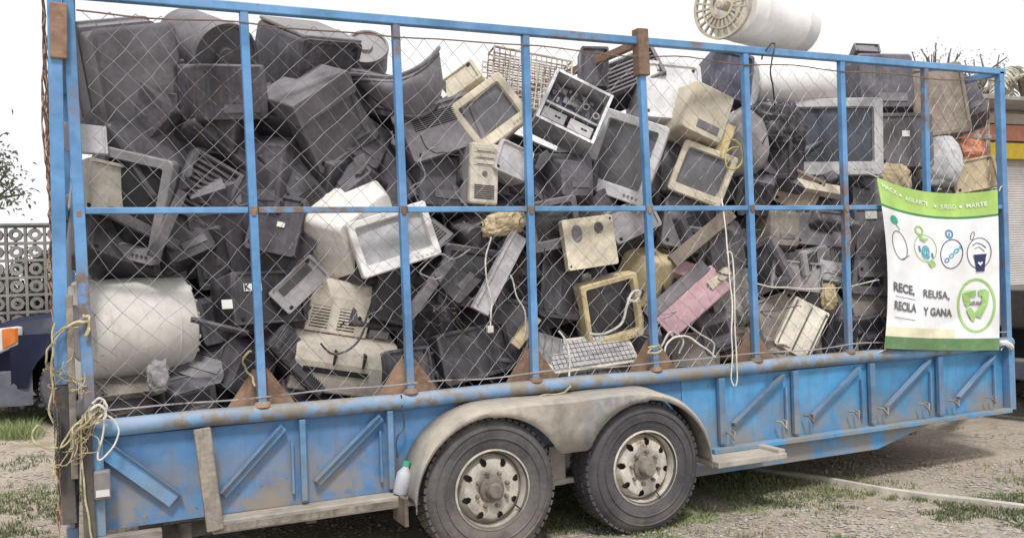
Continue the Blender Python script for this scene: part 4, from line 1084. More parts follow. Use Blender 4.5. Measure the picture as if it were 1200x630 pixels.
def printer(s, label, w, h, d, mat='beige_plastic', name='laser_printer', cat='printer'):
    W, H, D = s.m(w), s.m(h), s.m(d); root = start(name, label, cat); y0 = -D / 2
    prof = [(y0, 0), (y0, H * .30), (y0 + D * .06, H * .42), (y0 + D * .30, H * .50), (y0 + D * .34, H * .50), (D / 2, H * .56), (D / 2, 0)]
    mb = MB(); mb.loft([[(x, y, z) for y, z in prof] for x in (-W / 2, W / 2)], True); mb.build('base_body', mat, root, bev=.012)
    prof = [(y0 + D * .32, H * .505), (y0 + D * .36, H * .86), (y0 + D * .50, H), (D * .40, H * .96), (D / 2 - .01, H * .57)]
    mb = MB(); mb.loft([[(x, y, z) for y, z in prof] for x in (-W * .42, W * .18)], True); tb = mb.build('paper_tray', mat, root, bev=.012)
    mb = MB()
    for k in range(9):
        for c in range(2): mb.box((-W * (.30 - .26 * c), y0 + D * (.335 + .004 * k) + .0, H * (.56 + .028 * k)), (W * .17, .012, H * .010))
    mb.build('vent', 'slot', tb)
    mb = MB(); mb.box((W * .31, y0 + D * .52, H * .56), (W * .2, D * .3, H * .08)); cp = mb.build('control_panel', 'midgrey_plastic', root, bev=.006)
    mb = MB(); mb.box((W * .31, y0 + D * .46, H * .605), (W * .14, D * .08, .006)); mb.build('display', 'glass_grey', cp)
    mb = MB(); mb.box((-W * .1, y0 - .002, H * .22), (W * .62, .008, H * .05)); mb.build('paper_slot', 'slot', root)
    mb = MB(); mb.box((-W * .14, y0 + .014, H * .355), (.010, .05, H * .13)); mb.box((W * .14, y0 + .014, H * .355), (.010, .05, H * .13)); mb.build('seam', 'slot', root)
    mb = MB(); mb.box((W * .503, 0, H * .25), (.008, D * .8, H * .3)); mb.build('side_plate', 'midgrey_plastic', root)
    mb = MB()
    for k in range(7): mb.box((W * .508, y0 + D * (.18 + .1 * k), H * .25), (.006, D * .03, H * .24))
    mb.build('side_vent', 'slot', root)
    return s.put(root, W, D, H)
def keyboard(s, label, w, h, mat='beige_plastic', keym='silver_plastic', d=8):
    W, H, D = s.m(w), s.m(h), s.m(d); root = start('keyboard', label, 'keyboard'); y0 = -D / 2
    mb = MB(); mb.box((0, 0, H / 2), (W, D, H)); mb.build('base_tray', mat, root, bev=.006)
    mb = MB(); nx = 18; nzk = 6
    for j in range(nzk):
        for i in range(nx):
            if j == 0 and 4 <= i <= 9: continue
            mb.box((-W * .46 + W * .92 * (i + .5) / nx, y0 - .006, H * .08 + H * .82 * (j + .5) / nzk), (W * .92 / nx * .84, .02, H * .82 / nzk * .80), None)
    mb.box((-W * .46 + W * .92 * 7 / nx, y0 - .006, H * .08 + H * .82 * .5 / nzk), (W * .92 / nx * 5.8, .02, H * .82 / nzk * .8))
    k = mb.build('keys', keym, root); k.name = 'key_bed'
    return s.put(root, W, D, H)
def speaker(s, label, w, h, d, mat='dark_plastic'):
    W, H, D = s.m(w), s.m(h), s.m(d); root = start('speaker', label, 'speaker'); y0 = -D / 2
    mb = MB(); mb.box((0, 0, H / 2), (W, D, H)); mb.build('cabinet', mat, root, bev=.012)
    for z, r in ((.36, .34), (.76, .18)):
        mb = MB(); q = W * r; T = Matrix.Translation((0, 0, H * z)); mb.lathe([(q, y0 + .004), (q, y0 - .006), (q * .88, y0 - .006), (q * .82, y0 - .001), (q * .35, y0 - .0), (q * .3, y0 - .008), (0, y0 - .010)], 28, T, 'Y'); mb.build('driver', 'grey_plastic' if z < .5 else 'slot', root, smooth=True)
    return s.put(root, W, D, H)
def lump(s, label, w, h, d, mat, name, cat, amp=.25, fr=3.0, seed=0, crumple=.0):
    W, H, D = s.m(w), s.m(h), s.m(d)
    bm = bmesh.new(); bmesh.ops.create_icosphere(bm, subdivisions=5, radius=.5)
    for v in bm.verts:
        p = v.co.copy(); q = p.normalized(); k = 1 + amp * nz(q * fr * .6 + Vector((seed, 0, 0))) + amp * .5 * nz(q * fr * 1.7 + Vector((0, seed, 3))) - crumple * abs(nz(q * fr * 2.4 + Vector((seed, 2, 3))))
        c = Vector([math.copysign(abs(a) ** .72, a) for a in q]) * .5
        v.co = c * k; v.co = Vector((v.co.x * W, v.co.y * D, v.co.z * H + H / 2))
    me = bpy.data.meshes.new(name); bm.to_mesh(me); bm.free(); me.materials.append(MATS[mat])
    me.polygons.foreach_set('use_smooth', [True] * len(me.polygons))
    o = bpy.data.objects.new(name, me); col.objects.link(o); tag(o, label, cat)
    return s.put(o, W, D, H)
def louvre(s, label, w, h, d, mat='dark_plastic', n=9, name='louvred_cover', cat='cover', slat='grey_plastic'):
    W, H, D = s.m(w), s.m(h), s.m(d); root = start(name, label, cat); y0 = -D / 2
    mb = MB(); mb.box((0, .01, H / 2), (W, D - .02, H)); mb.build('back_box', mat, root, bev=.006)
    mb = MB()
    for k in range(n): mb.box((0, y0, H * (k + .5) / n), (W * .94, .03, H / n * .5), Matrix.Identity(4))
    mb.build('louvre_slats', slat, root, bev=.003)
    mb = MB()
    for x in (-W / 2 + .012, W / 2 - .012): mb.box((x, y0 - .004, H / 2), (.024, .05, H))
    mb.box((0, y0 - .004, .008), (W - .05, .046, .016)); mb.box((0, y0 - .004, H - .008), (W - .05, .046, .016))
    mb.build('edge_frame', slat, root, bev=.003)
    return s.put(root, W, D, H)
def crescent(s, label, w, h, d, mat='grey_plastic'):
    """bowed shell: a swept-up upper rim and a rounded belly"""
    W, H, D = s.m(w), s.m(h), s.m(d); root = start('curved_shell', label, 'casing'); n = 30
    def top(t): return (W * (t - .5), H * (.60 - .18 * math.sin(t * PI * .8) + .42 * max(0, t - .35) ** 1.5 * 1.6))
    def bot(t): return (W * (.06 + .90 * t - .46), H * (.60 - .62 * math.sin(PI * min(1, t * .86 + .02)) ** .8) if t < .98 else H * .42)
    mb = MB(); L = []
    for k in range(n + 1):
        t = k / n; a, b = top(t), bot(t); bul = math.sin(PI * t) ** .6; col_ = []
        for j in range(7):
            q = j / 6; x = a[0] + (b[0] - a[0]) * q; z = a[1] + (b[1] - a[1]) * q
            col_.append((x, D * .4 - D * .75 * bul * (.55 + .45 * math.sin(PI * (q * .7 + .2))), z))
        col_ += [(p[0], p[1] + .03 + D * .1, p[2]) for p in col_[::-1]]
        L.append(col_)
    mb.loft(L, True); mb.build('shell', mat, root, smooth=True)
    def edge(fn, r, name, m_, off):
        P = []
        for k in range(n + 1):
            t = k / n; x, z = fn(t); bul = math.sin(PI * t) ** .6; P.append((x, D * .4 - D * .75 * bul * off, z))
        m = MB(); m.tube(P, r, 7); m.build(name, m_, root, smooth=True)
    edge(top, .013, 'rim_bead', mat, .82); edge(lambda t: (top(t)[0] * .985, top(t)[1] - H * .07), .006, 'rim_groove', 'vent_dark', .90); edge(bot, .016, 'lower_bead', 'black_plastic', .70)
    return s.put(root, W, D, H)
def cable(name, label, pts, r, mat, cat='cable', wob=.01, seed=0, plug=None):
    """pts: (u, v, depth) control points"""
    P = [at(u, v, Y) for u, v, Y in pts]; Q = []
    for i in range(len(P) - 1):
        p0, p1, p2, p3 = P[max(i - 1, 0)], P[i], P[i + 1], P[min(i + 2, len(P) - 1)]
        for k in range(8):
            t = k / 8
            Q.append(.5 * ((2 * p1) + (p2 - p0) * t + (2 * p0 - 5 * p1 + 4 * p2 - p3) * t * t + (3 * p1 - p0 - 3 * p2 + p3) * t ** 3) + Vector((nz((i + t, seed, 0), 1.5), nz((i + t, seed, 5), 1.5), nz((i + t, seed, 9), 1.5))) * wob)
    Q.append(P[-1]); base = Q[-1].copy(); mb = MB(); mb.tube([q - base for q in Q], r, 6)
    if plug:
        root = empty(name, base); tag(root, label, cat); mb.build('lead', mat, root, smooth=True)
        mb = MB(); mb.box((0, 0, -.012), (.035, .03, .04)); mb.build('plug', plug, root, bev=.005)
        return root
    o = mb.build(name, mat, smooth=True); o.location = base; tag(o, label, cat); return o
def stickeron(root, text, W, H, x, y, z):
    pass

# ---- first bay from the rear
tvback(Spot(150, 94, .16, 20, 14, -12), 'large dark grey television cabinet standing on end at the top of the first bay', 104, 142, 95, 'grey_plastic', .9, name='crt_television')
drum(Spot(240, 56, .22, 30, 24, 0), 'big round dark tub lying on top of the load left of the second post', 42, 105, 'grey_plastic', open_=False)
tvback(Spot(256, 108, .13, 25, 6, -4), 'dark square monitor back with a beige strip along its lower edge', 104, 76, 80, 'dark_plastic', .8, band='beige_plastic', cat='monitor', name='crt_monitor')
panel(Spot(97, 163, .10, 20, -10, 4), 'pale grey plastic plate beside the rear corner post', 52, 34, 8, 'silver_plastic', ribs=2)
casing(Spot(118, 222, .12, 30, 0, 10), 'grubby beige cover wedged against the rear corner post', 58, 62, 40, 'beige_plastic', slot=False)
crt(Spot(168, 240, .07, -24, 5, 17), 'dark monitor with a grey bezel tilted over the middle rail of the first bay', 92, 124, 90, 'midgrey_plastic', 'dark_plastic', 'slot')
louvre(Spot(236, 222, .30, 22, 8, 30), 'grey ribbed cover lying beside the tilted grey-rimmed monitor', 62, 74, 22, 'grey_plastic', 11, slat='grey_plastic')
casing(Spot(262, 168, .22, 28, -18, 38), 'dark slab-like casing sloping down behind the second post, first bay', 110, 62, 60, 'dark_plastic')
tvback(Spot(322, 205, .2, -20, 0, 8), 'tall dark television back just right of the second post', 78, 118, 90, 'dark_plastic', .65)
casing(Spot(128, 292, .12, 32, -20, 22), 'dark open crate sagging over the white water heater', 92, 56, 60, 'black_plastic')
tvback(Spot(205, 285, .22, 20, -20, -20), 'black television back squeezed under the middle rail of the first bay', 92, 84, 80, 'black_plastic', .6)
panel(Spot(168, 268, .10, 25, 0, 28), 'long dark trim strip lying across the rubble above the white heater', 90, 12, 10, 'grey_plastic', ribs=0)
panel(Spot(196, 262, .09, 25, 0, -62), 'grey trim strip leaning upright above the white heater', 84, 12, 10, 'grey_plastic', ribs=0)
tank(Spot(153, 383, .07, 20, 0, -1), 'large white water heater lying on its side at the rear of the first bay', 124, 60, scallop=True)
casing(Spot(262, 285, .3, 10, 10, -8), 'dark squarish casing behind the second post below the middle rail', 80, 90, 60, 'dark_plastic')
tv = casing(Spot(302, 352, .10, 30, -8, 2), 'black recorder with a white K label behind the second post', 96, 62, 60, 'black_plastic', name='video_recorder', cat='recorder', slot=False)
drum(Spot(246, 438, .30, 35, -14, 0), 'round black tub on the trailer floor below the black recorder', 48, 60, 'black_plastic', open_=False)
tower(Spot(335, 425, .14, 40, -10, -40), 'black computer tower leaning on the floor right of the second post', 38, 92, 70, 'black_plastic', 'black_plastic')
cable('hair_tong', 'dark metal rod poking out beside the end of the white heater', [(224, 374, .06), (250, 380, .08), (290, 390, .12)], .016, 'dark_plastic', 'rod', .002)
for i, (u, v, r_, w_, l) in enumerate(((165, 452, 3, 120, 'upper flat board lying on the floor under the white heater'), (178, 468, -4, 140, 'lower flat board lying on the floor under the white heater'))):
    panel(Spot(u, v, .08 + .06 * i, 30, -60, r_), l, w_, 34, 8, 'wood_old', 'board', 'board', 2)
casing(Spot(138, 478, .14, 28, -10, 0), 'dim grey box on the floor at the rear end under the boards', 80, 38, 60, 'grey_plastic')
casing(Spot(205, 478, .16, 28, -10, 6), 'dim black box on the floor beside the dim grey box', 60, 44, 60, 'black_plastic')
lump(Spot(186, 440, .06), 'small grey plastic cup crushed under the right end of the white heater', 24, 34, 24, 'midgrey_plastic', 'crushed_cup', 'cup', .3)
# ---- second bay
casing(Spot(357, 76, .25, 40, 26, -4), 'big dark box with a pale dusty lid at the top right of the second post', 92, 84, 88, 'dark_plastic', taper=.97, lid='midgrey_plastic')
casing(Spot(368, 138, .12, 24, 22, -32), 'grey television cabinet with a wide ridge, tumbled over in the second bay', 82, 96, 80, 'grey_plastic', name='crt_television', cat='television', band=True)
tvback(Spot(415, 172, .32, 20, -15, 35), 'dark hump-backed monitor lying under the tumbled television', 84, 90, 80, 'dark_plastic', .6, cat='monitor', name='crt_monitor')
crescent(Spot(467, 88, .10, 10, 0, -4), 'dark curved half-pipe shell crossing the third post at the top', 120, 100, 70)
drum(Spot(430, 68, .9, 0, -30, 0), 'small grey dome showing behind the curved half-pipe shell', 26, 40, 'midgrey_plastic', open_=False)
tvback(Spot(402, 262, .05, 34, 14, -30), 'large off-white monitor back, the palest thing in the second bay', 136, 116, 100, 'white_plastic', .62, cat='monitor', name='crt_monitor')
crt(Spot(457, 283, .05, 12, -4, -14), 'white-framed monitor with a blank grey screen across the third post', 96, 66, 60, 'white_bright', 'white_plastic', 'glass_pale', t=.035)
printer(Spot(403, 390, .08, 18, 16, 14), 'beige laser printer standing askew on the floor in the second bay', 128, 126, 90)
casing(Spot(350, 335, .14, 10, -10, -40), 'torn pale grey casing between the black recorder and the beige printer', 66, 34, 40, 'midgrey_plastic', slot=True)
casing(Spot(330, 268, .2, -15, -10, 15), 'dark casing with a small paper tag under the off-white monitor', 60, 70, 60, 'dark_plastic', port=(.1, .5, 9, 6))
casing(Spot(452, 345, .22, 30, -5, 20), 'black casing between the beige printer and the third post', 60, 74, 60, 'black_plastic')
tower(Spot(352, 460, .22, 30, -10, 6), 'low grey computer case flat on the floor left of the beige printer', 80, 30, 60, 'dark_plastic', 'dark_plastic')
casing(Spot(470, 440, .12, 30, -10, 0), 'black housing at the foot of the third post', 60, 60, 50, 'black_plastic')
cable('dark_cable', 'black cable drooping over the front of the beige printer', [(376, 402, .05), (392, 414, .05), (420, 400, .05), (432, 372, .06), (448, 360, .08)], .006, 'cable_dark', seed=4)
cable('dark_cable', 'black lead hanging by the foot of the third post', [(470, 408, .06), (474, 430, .06), (470, 452, .06), (478, 470, .07)], .005, 'cable_dark', seed=5)
# ---- third bay
casing(Spot(512, 158, .2, 15, -10, -16), 'dark grey slotted casing right of the third post under the curved shell', 92, 62, 60, 'grey_plastic', slot=True)
panel(Spot(492, 128, .3, 10, -30, -28), 'white strip of plastic sticking out above the slotted casing', 70, 12, 10, 'white_plastic', ribs=0)
crt(Spot(573, 142, .10, 6, -6, -33), 'cream monitor turned cornerwise with a slate screen left of the fourth post', 74, 66, 90, 'cream_plastic', 'cream_plastic', 'glass_grey', t=.04)
casing(Spot(545, 112, .35, -10, -25, -30), 'cream monitor hood behind the cornerwise cream monitor', 62, 30, 60, 'cream_plastic')
rack(Spot(620, 99, .30, 20, -8, 10), 'rusty off-white wire rack on top of the load behind the fourth post', 96, 66, 15, 10, layers=3)
tower(Spot(553, 207, .14, 25, 0, 6), 'narrow beige computer tower standing in the third bay above the middle rail', 36, 70, 70, 'beige_plastic')
casing(Spot(594, 192, .12, 25, -6, 24), 'small pale grey case under the cornerwise cream monitor', 44, 38, 40, 'silver_plastic', slot=False)
tvback(Spot(505, 218, .26, 20, -10, 8), 'dark brownish television back right of the third post', 78, 84, 80, 'dark_plastic', .7)
drum(Spot(565, 258, .24, 18, -8, 0), 'wide round dark tub with an open mouth in the middle of the third bay', 56, 60, 'dark_plastic')
lump(Spot(590, 262, .06, 0, 0, -8), 'crumpled tan paper bag on the middle rail of the third bay', 50, 28, 26, 'sack_tan', 'paper_bag', 'bag', .3, 3, 4, .25)
panel(Spot(585, 320, .07, 20, 0, 33), 'long pale grey strip leaning diagonally in the third bay', 20, 100, 12, 'silver_plastic', ribs=2)
tvback(Spot(520, 330, .14, 30, -16, -38), 'black television back with a V-shaped corner below the middle rail', 92, 78, 80, 'dark_plastic', .5)
panel(Spot(502, 338, .10, 20, 0, -48), 'dusty dark edge strip slanting right of the third post', 90, 12, 10, 'grey_plastic', ribs=0)
casing(Spot(545, 415, .12, 28, -8, -6), 'wide black housing on the floor of the third bay', 92, 60, 60, 'black_plastic')
casing(Spot(590, 390, .16, 20, -8, 12), 'black housing left of the foot of the fourth post', 60, 74, 60, 'dark_plastic')
drum(Spot(512, 440, .2, 20, -5, 0), 'small black round base near the floor right of the third post', 30, 40, 'black_plastic', open_=False)
panel(Spot(616, 388, .06, 10, 0, 42), 'splintered piece of tan wood beside the fourth post', 12, 42, 10, 'cardboard', 'wood_splinter', 'wood', 0)
cable('white_cable', 'thin white lead with a small plug hanging in the third bay', [(575, 278, .06), (568, 310, .05), (574, 345, .05), (576, 366, .05), (574, 383, .05)], .0045, 'cable_white', seed=9, plug='white_plastic')
cable('white_cable', 'thin pale cord running down to the splintered wood', [(598, 322, .06), (606, 345, .05), (616, 370, .05), (614, 396, .06)], .0045, 'cable_white', seed=12)
# ---- fourth bay
chassis(Spot(668, 133, .08, 10, -14, 29), 'opened metal computer case showing its bright frame and drives', 74, 68, 50)
louvre(Spot(730, 100, .42, 5, -24, -18), 'dark louvred cover lying on top left of the fifth post', 96, 42, 40, 'dark_plastic', 8, slat='grey_plastic')
casing(Spot(694, 82, .45, 10, 0, 4), 'small dark box on top between wire rack and louvred cover', 32, 46, 40, 'dark_plastic')
crt(Spot(737, 187, .07, -8, 2, 24), 'silver-framed television with a grey reflecting screen crossing the fifth post', 82, 98, 90, 'silver_bright', 'midgrey_plastic', 'glass_grey', t=.05, cat='television', name='crt_television')
tvback(Spot(664, 210, .14, 20, -6, 4), 'dark monitor back below the opened metal case', 70, 72, 70, 'dark_plastic', .55, cat='monitor', name='crt_monitor')
casing(Spot(776, 118, .30, 22, -14, 6), 'pale grey cabinet side at the top right of the fifth post', 78, 72, 60, 'silver_bright', slot=False)
panel(Spot(690, 284, .05, 26, -3, -4), 'cream square plate with two dark oval stains near its top', 64, 58, 10, 'cream_plastic', ribs=0, holes=2)
crt(Spot(700, 357, .08, 26, 10, -10), 'yellowed monitor with a dark tube under the stained cream plate', 74, 78, 80, 'yellow_plastic', 'beige_plastic', 'glass_dark', t=.03)
tvback(Spot(760, 325, .13, -24, -8, 24), 'yellow-beige monitor back behind the fifth post', 74, 84, 80, 'yellow_plastic', .65, cat='monitor', name='crt_monitor')
casing(Spot(648, 330, .2, 20, -5, 10), 'dark casing just right of the fourth post below the middle rail', 50, 90, 60, 'dark_plastic')
casing(Spot(735, 262, .2, 20, -10, -20), 'grey casing corner behind the stained cream plate', 60, 40, 50, 'midgrey_plastic')
keyboard(Spot(690, 414, .07, 30, -38, -1), 'grimy beige keyboard on top of the small heap by the floor, fourth bay', 118, 44)
keyboard(Spot(676, 428, .12, 30, -30, 3), 'grimy keyboard lying under the other one by the floor, fourth bay', 130, 40, 'midgrey_plastic')
casing(Spot(690, 440, .16, 30, -10, 0), 'flat black case under the two keyboards', 110, 22, 60, 'black_plastic')
panel(Spot(635, 410, .1, 20, -20, 20), 'grey electronic tray behind the foot of the fourth post', 46, 36, 14, 'midgrey_plastic', ribs=5)
cable('cream_cable', 'thick cream cord looping beside the yellowed monitor', [(690, 392, .05), (715, 388, .05), (732, 372, .05), (738, 345, .05), (750, 342, .05), (745, 352, .05), (736, 350, .06)], .008, 'cable_white', seed=20)
cable('cream_cable', 'short frayed cream cord hanging over the keyboards', [(655, 388, .05), (664, 400, .05), (668, 425, .04), (666, 452, .03)], .006, 'cable_white', seed=22)
# ---- fifth bay
tvback(Spot(814, 138, .12, 26, -6, 26), 'cream monitor back tipped on its corner right of the fifth post', 64, 72, 70, 'cream_plastic', .8, cat='monitor', name='crt_monitor')
crt(Spot(818, 207, .08, 8, 0, 25), 'cream monitor with a slate screen, tilted, above the middle rail of the fifth bay', 66, 62, 80, 'cream_plastic', 'cream_plastic', 'glass_grey', t=.035)
casing(Spot(845, 98, .28, 24, -8, 14), 'navy blue box at the top left of the sixth post', 52, 58, 60, 'navy', slot=False)
lump(Spot(868, 168, .10, 0, 0, 0), 'grey rounded hood with a yellow cable coiled on it', 62, 78, 60, 'midgrey_plastic', 'rounded_hood', 'cover', .12, 1.5, 3)
cable('yellow_cable', 'yellow cable coiled in a loop on the grey rounded hood', [(845, 182, .05), (848, 168, .05), (862, 164, .05), (870, 178, .05), (866, 194, .05), (852, 196, .05), (852, 178, .06), (866, 172, .06), (874, 184, .06)], .006, 'cable_yellow', seed=25)
panel(Spot(846, 168, .14, 20, 0, 25), 'olive beige strip between the two cream monitors and the grey hood', 14, 44, 14, 'yellow_plastic', ribs=1)
tank(Spot(897, 22, .5, 58, 0, 3), 'white cylinder with a slotted wheel at its end, highest thing on the load', 140, 36, 'white_bright', 'washer_drum', 'washing drum', fanend=True)
tank(Spot(930, 97, .2, 20, 0, 3), 'white cylinder lying just under the top rail in the sixth bay', 98, 27, 'white_bright', 'gas_cylinder', 'cylinder')
lump(Spot(905, 150, .14), 'crumpled black rubbish bag under the white cylinder, right of the sixth post', 66, 66, 50, 'bag_black', 'rubbish_bag', 'bag', .3, 3, 7, .35)
panel(Spot(810, 355, .05, 18, -18, -36), 'pink flat panel lying slantwise at the fifth post', 92, 36, 22, 'pink_panel', ribs=0)
panel(Spot(792, 342, .13, 18, -18, -36), 'dark grey bar lying along the upper edge of the slanted pink panel', 92, 16, 20, 'grey_plastic', ribs=0)
panel(Spot(803, 318, .16, 10, -30, 22), 'mauve strip of panel above the slanted pink panel', 60, 20, 14, 'pink_panel', ribs=0)
panel(Spot(822, 278, .10, 20, -10, -35), 'long grey-brown bar pointing up to the middle rail in the fifth bay', 92, 16, 14, 'brown_board', 'board', 'board', 0)
panel(Spot(842, 326, .06, 20, 0, -34), 'short cream wedge beside the upper end of the pink panel', 30, 10, 10, 'cream_plastic', ribs=0)
lump(Spot(852, 345, .10, 0, 0, -4), 'grey net sack stuffed upright left of the sixth post', 52, 92, 50, 'netting', 'net_sack', 'sack', .22, 3, 9, .2)
casing(Spot(800, 268, .22, 20, -10, 14), 'dark casing under the tilted cream monitor in the fifth bay', 66, 60, 50, 'dark_plastic')
lump(Spot(850, 400, .12), 'mud-brown lump of packaging at the foot of the sixth post', 60, 44, 40, 'brown_board', 'packaging_lump', 'packaging', .3, 3, 15, .2)
casing(Spot(800, 412, .2, 25, -10, 5), 'dark olive box on the floor right of the fifth post', 70, 40, 50, 'grey_plastic')
for i, pts in enumerate((((778, 416, .05), (784, 398, .04), (802, 394, .04), (822, 404, .04), (838, 418, .05)), ((805, 380, .06), (820, 390, .05), (836, 402, .05), (836, 418, .05)), ((772, 410, .05), (786, 388, .05), (800, 398, .05), (796, 414, .06)))):
    cable('pale_cord', ('pale cord arching low over the floor of the fifth bay', 'pale cord dropping from the pink panel to the floor', 'pale cord curled tightly next to the fifth post')[i], pts, .006, 'cable_white', seed=30 + i)
cable('hanging_string', 'long white cord hanging from the middle rail down over the blue side panel', [(846, 232, .02), (850, 268, -.03), (853, 300, -.05), (857, 350, -.055), (858, 400, -.06), (857, 440, -.065), (860, 452, -.07)], .0045, 'rope_white', 'cord', .006, 40)
cable('hanging_string', 'second strand of white cord looped beside the long hanging one', [(852, 296, -.05), (858, 300, -.05), (861, 350, -.055), (862, 400, -.06), (864, 436, -.06), (862, 452, -.06)], .0045, 'rope_white', 'cord', .006, 43)
# ---- sixth bay
crt(Spot(968, 168, .08, 14, -3, 4), 'silver monitor with a blue-black screen behind the seventh post', 110, 92, 90, 'silver_bright', 'silver_plastic', 'glass_blue', t=.06)
casing(Spot(918, 170, .2, -20, 0, 4), 'dark box hard against the left side of the silver monitor', 40, 84, 60, 'dark_plastic')
casing(Spot(930, 222, .20, 20, 10, 28), 'dusty brown box under the left corner of the silver monitor', 50, 44, 44, 'brown_board')
panel(Spot(958, 221, .14, 20, -24, 14), 'cream strip of plastic under the silver monitor', 64, 12, 12, 'cream_plastic', ribs=0)
tvback(Spot(945, 240, .22, 20, -10, 5), 'dark television back under the cream strip', 84, 60, 70, 'dark_plastic', .6)
tvback(Spot(905, 268, .14, 28, -6, 8), 'dusty grey monitor back below the middle rail, right of the sixth post', 60, 62, 60, 'grey_plastic', .6, cat='monitor', name='crt_monitor')
casing(Spot(950, 275, .14, 25, -14, 8), 'dusty dark casing below the middle rail, left of the seventh post', 72, 44, 60, 'dark_plastic')
tower(Spot(935, 305, .10, 40, -20, 84), 'grey desktop case lying on its side in the sixth bay', 30, 92, 70, 'midgrey_plastic', 'midgrey_plastic')
casing(Spot(925, 322, .08, 22, 2, 10), 'pale grey open-fronted box below the grey desktop case', 62, 34, 50, 'midgrey_plastic')
panel(Spot(968, 318, .07, 20, -18, 14), 'white broken plate right of the pale grey open box', 40, 24, 10, 'silver_plastic', ribs=2)
lump(Spot(970, 345, .08), 'small yellowed foam piece under the white broken plate', 18, 30, 18, 'yellow_plastic', 'foam_piece', 'foam', .3, 3, 21)
panel(Spot(938, 385, .07, 15, -10, 32), 'pale green-grey board standing on its corner near the floor, sixth bay', 44, 62, 12, 'beige_plastic', 'circuit_board', 'board', 3, edge='pcb')
casing(Spot(905, 375, .14, 20, -8, -14), 'dusty blue-grey casing left of the board standing on its corner', 56, 56, 50, 'grey_plastic')
casing(Spot(965, 400, .16, 25, -8, 4), 'dusty brown box on the floor left of the seventh post', 62, 40, 50, 'brown_board', slot=False)
lump(Spot(905, 412, .10), 'muddy crumpled packaging at the foot of the sixth post', 56, 30, 40, 'brown_board', 'packaging_lump', 'packaging', .3, 3, 25, .2)
cable('pale_cord', 'pale cord running level across the sixth bay below the boxes', [(886, 333, .05), (910, 336, .04), (950, 338, .04), (990, 336, .05), (1030, 328, .05)], .005, 'cable_white', seed=50)
# ---- seventh and eighth bays
tvback(Spot(1024, 104, .24, 24, -8, 4), 'dark television back at the top right of the seventh post', 74, 74, 70, 'dark_plastic', .85)
casing(Spot(1012, 64, .6, 24, -30, 6), 'dark lid poking up over the top rail beyond the seventh post', 30, 12, 24, 'grey_plastic', slot=False)
bx = casing(Spot(1048, 170, .10, 24, -4, 3), 'grey cabinet with a small white sticker right of the silver monitor', 66, 64, 60, 'grey_plastic', slot=False, port=(.02, .62, 9, 7))
lump(Spot(1040, 212, .06, 0, 0, 8), 'tan paper sack above the corner of the printed banner', 52, 42, 36, 'sack_tan', 'paper_sack', 'sack', .16, 3, 31, .12)
casing(Spot(1085, 125, .22, 26, -4, -4), 'grey-brown wooden cabinet side under the top rail behind the eighth post', 66, 84, 70, 'brown_board', slot=False)
tvback(Spot(1124, 122, .16, 18, -10, -18), 'torn dark television back near the front top corner of the cage', 56, 66, 60, 'dark_plastic', .6)
lump(Spot(1098, 190, .07, 0, 0, 4), 'white plastic sack behind the eighth post above the banner', 56, 60, 40, 'sack_white', 'plastic_sack', 'sack', .14, 1.6, 33, .06)
lump(Spot(1137, 176, .14, 0, 0, 0), 'faded orange cloth near the front corner of the cage', 34, 26, 30, 'rag_orange', 'cloth_bundle', 'cloth', .3, 3, 35, .2)
casing(Spot(1134, 208, .08, 24, -6, -8), 'torn cardboard box just above the right half of the banner', 54, 38, 40, 'cardboard', 'cardboard_box', 'box', slot=False)
tw = casing(Spot(1010, 285, .08, 26, -4, 2), 'dark slim case with a white sticker left of the banner', 42, 84, 60, 'dark_plastic', slot=False, port=(-.02, .86, 14, 9))
casing(Spot(1010, 352, .10, 26, -8, -6), 'dusty blue-grey box left of the lower half of the banner', 50, 50, 50, 'grey_plastic')
casing(Spot(1005, 398, .12, 26, -8, 4), 'dark box on the floor left of the banner foot', 60, 34, 50, 'dark_plastic')
casing(Spot(1010, 232, .16, 26, -8, 6), 'dark casing behind the seventh post level with the middle rail', 46, 44, 50, 'dark_plastic')
for i, (u, v, w_, h_) in enumerate(((1070, 270, 84, 80), (1130, 275, 70, 80), (1075, 350, 84, 70), (1130, 350, 72, 74), (1150, 250, 30, 50))):
    casing(Spot(u, v, .18, 26, -6, (-6, 5, 3, -4, 8)[i]), ('dark casing behind the left drawings of the banner', 'dark casing behind the right drawings of the banner', 'dark casing behind the lettering of the banner', 'dark casing behind the green ring of the banner', 'narrow dark casing at the front corner beside the banner')[i], w_, h_, 60, 'dark_plastic')
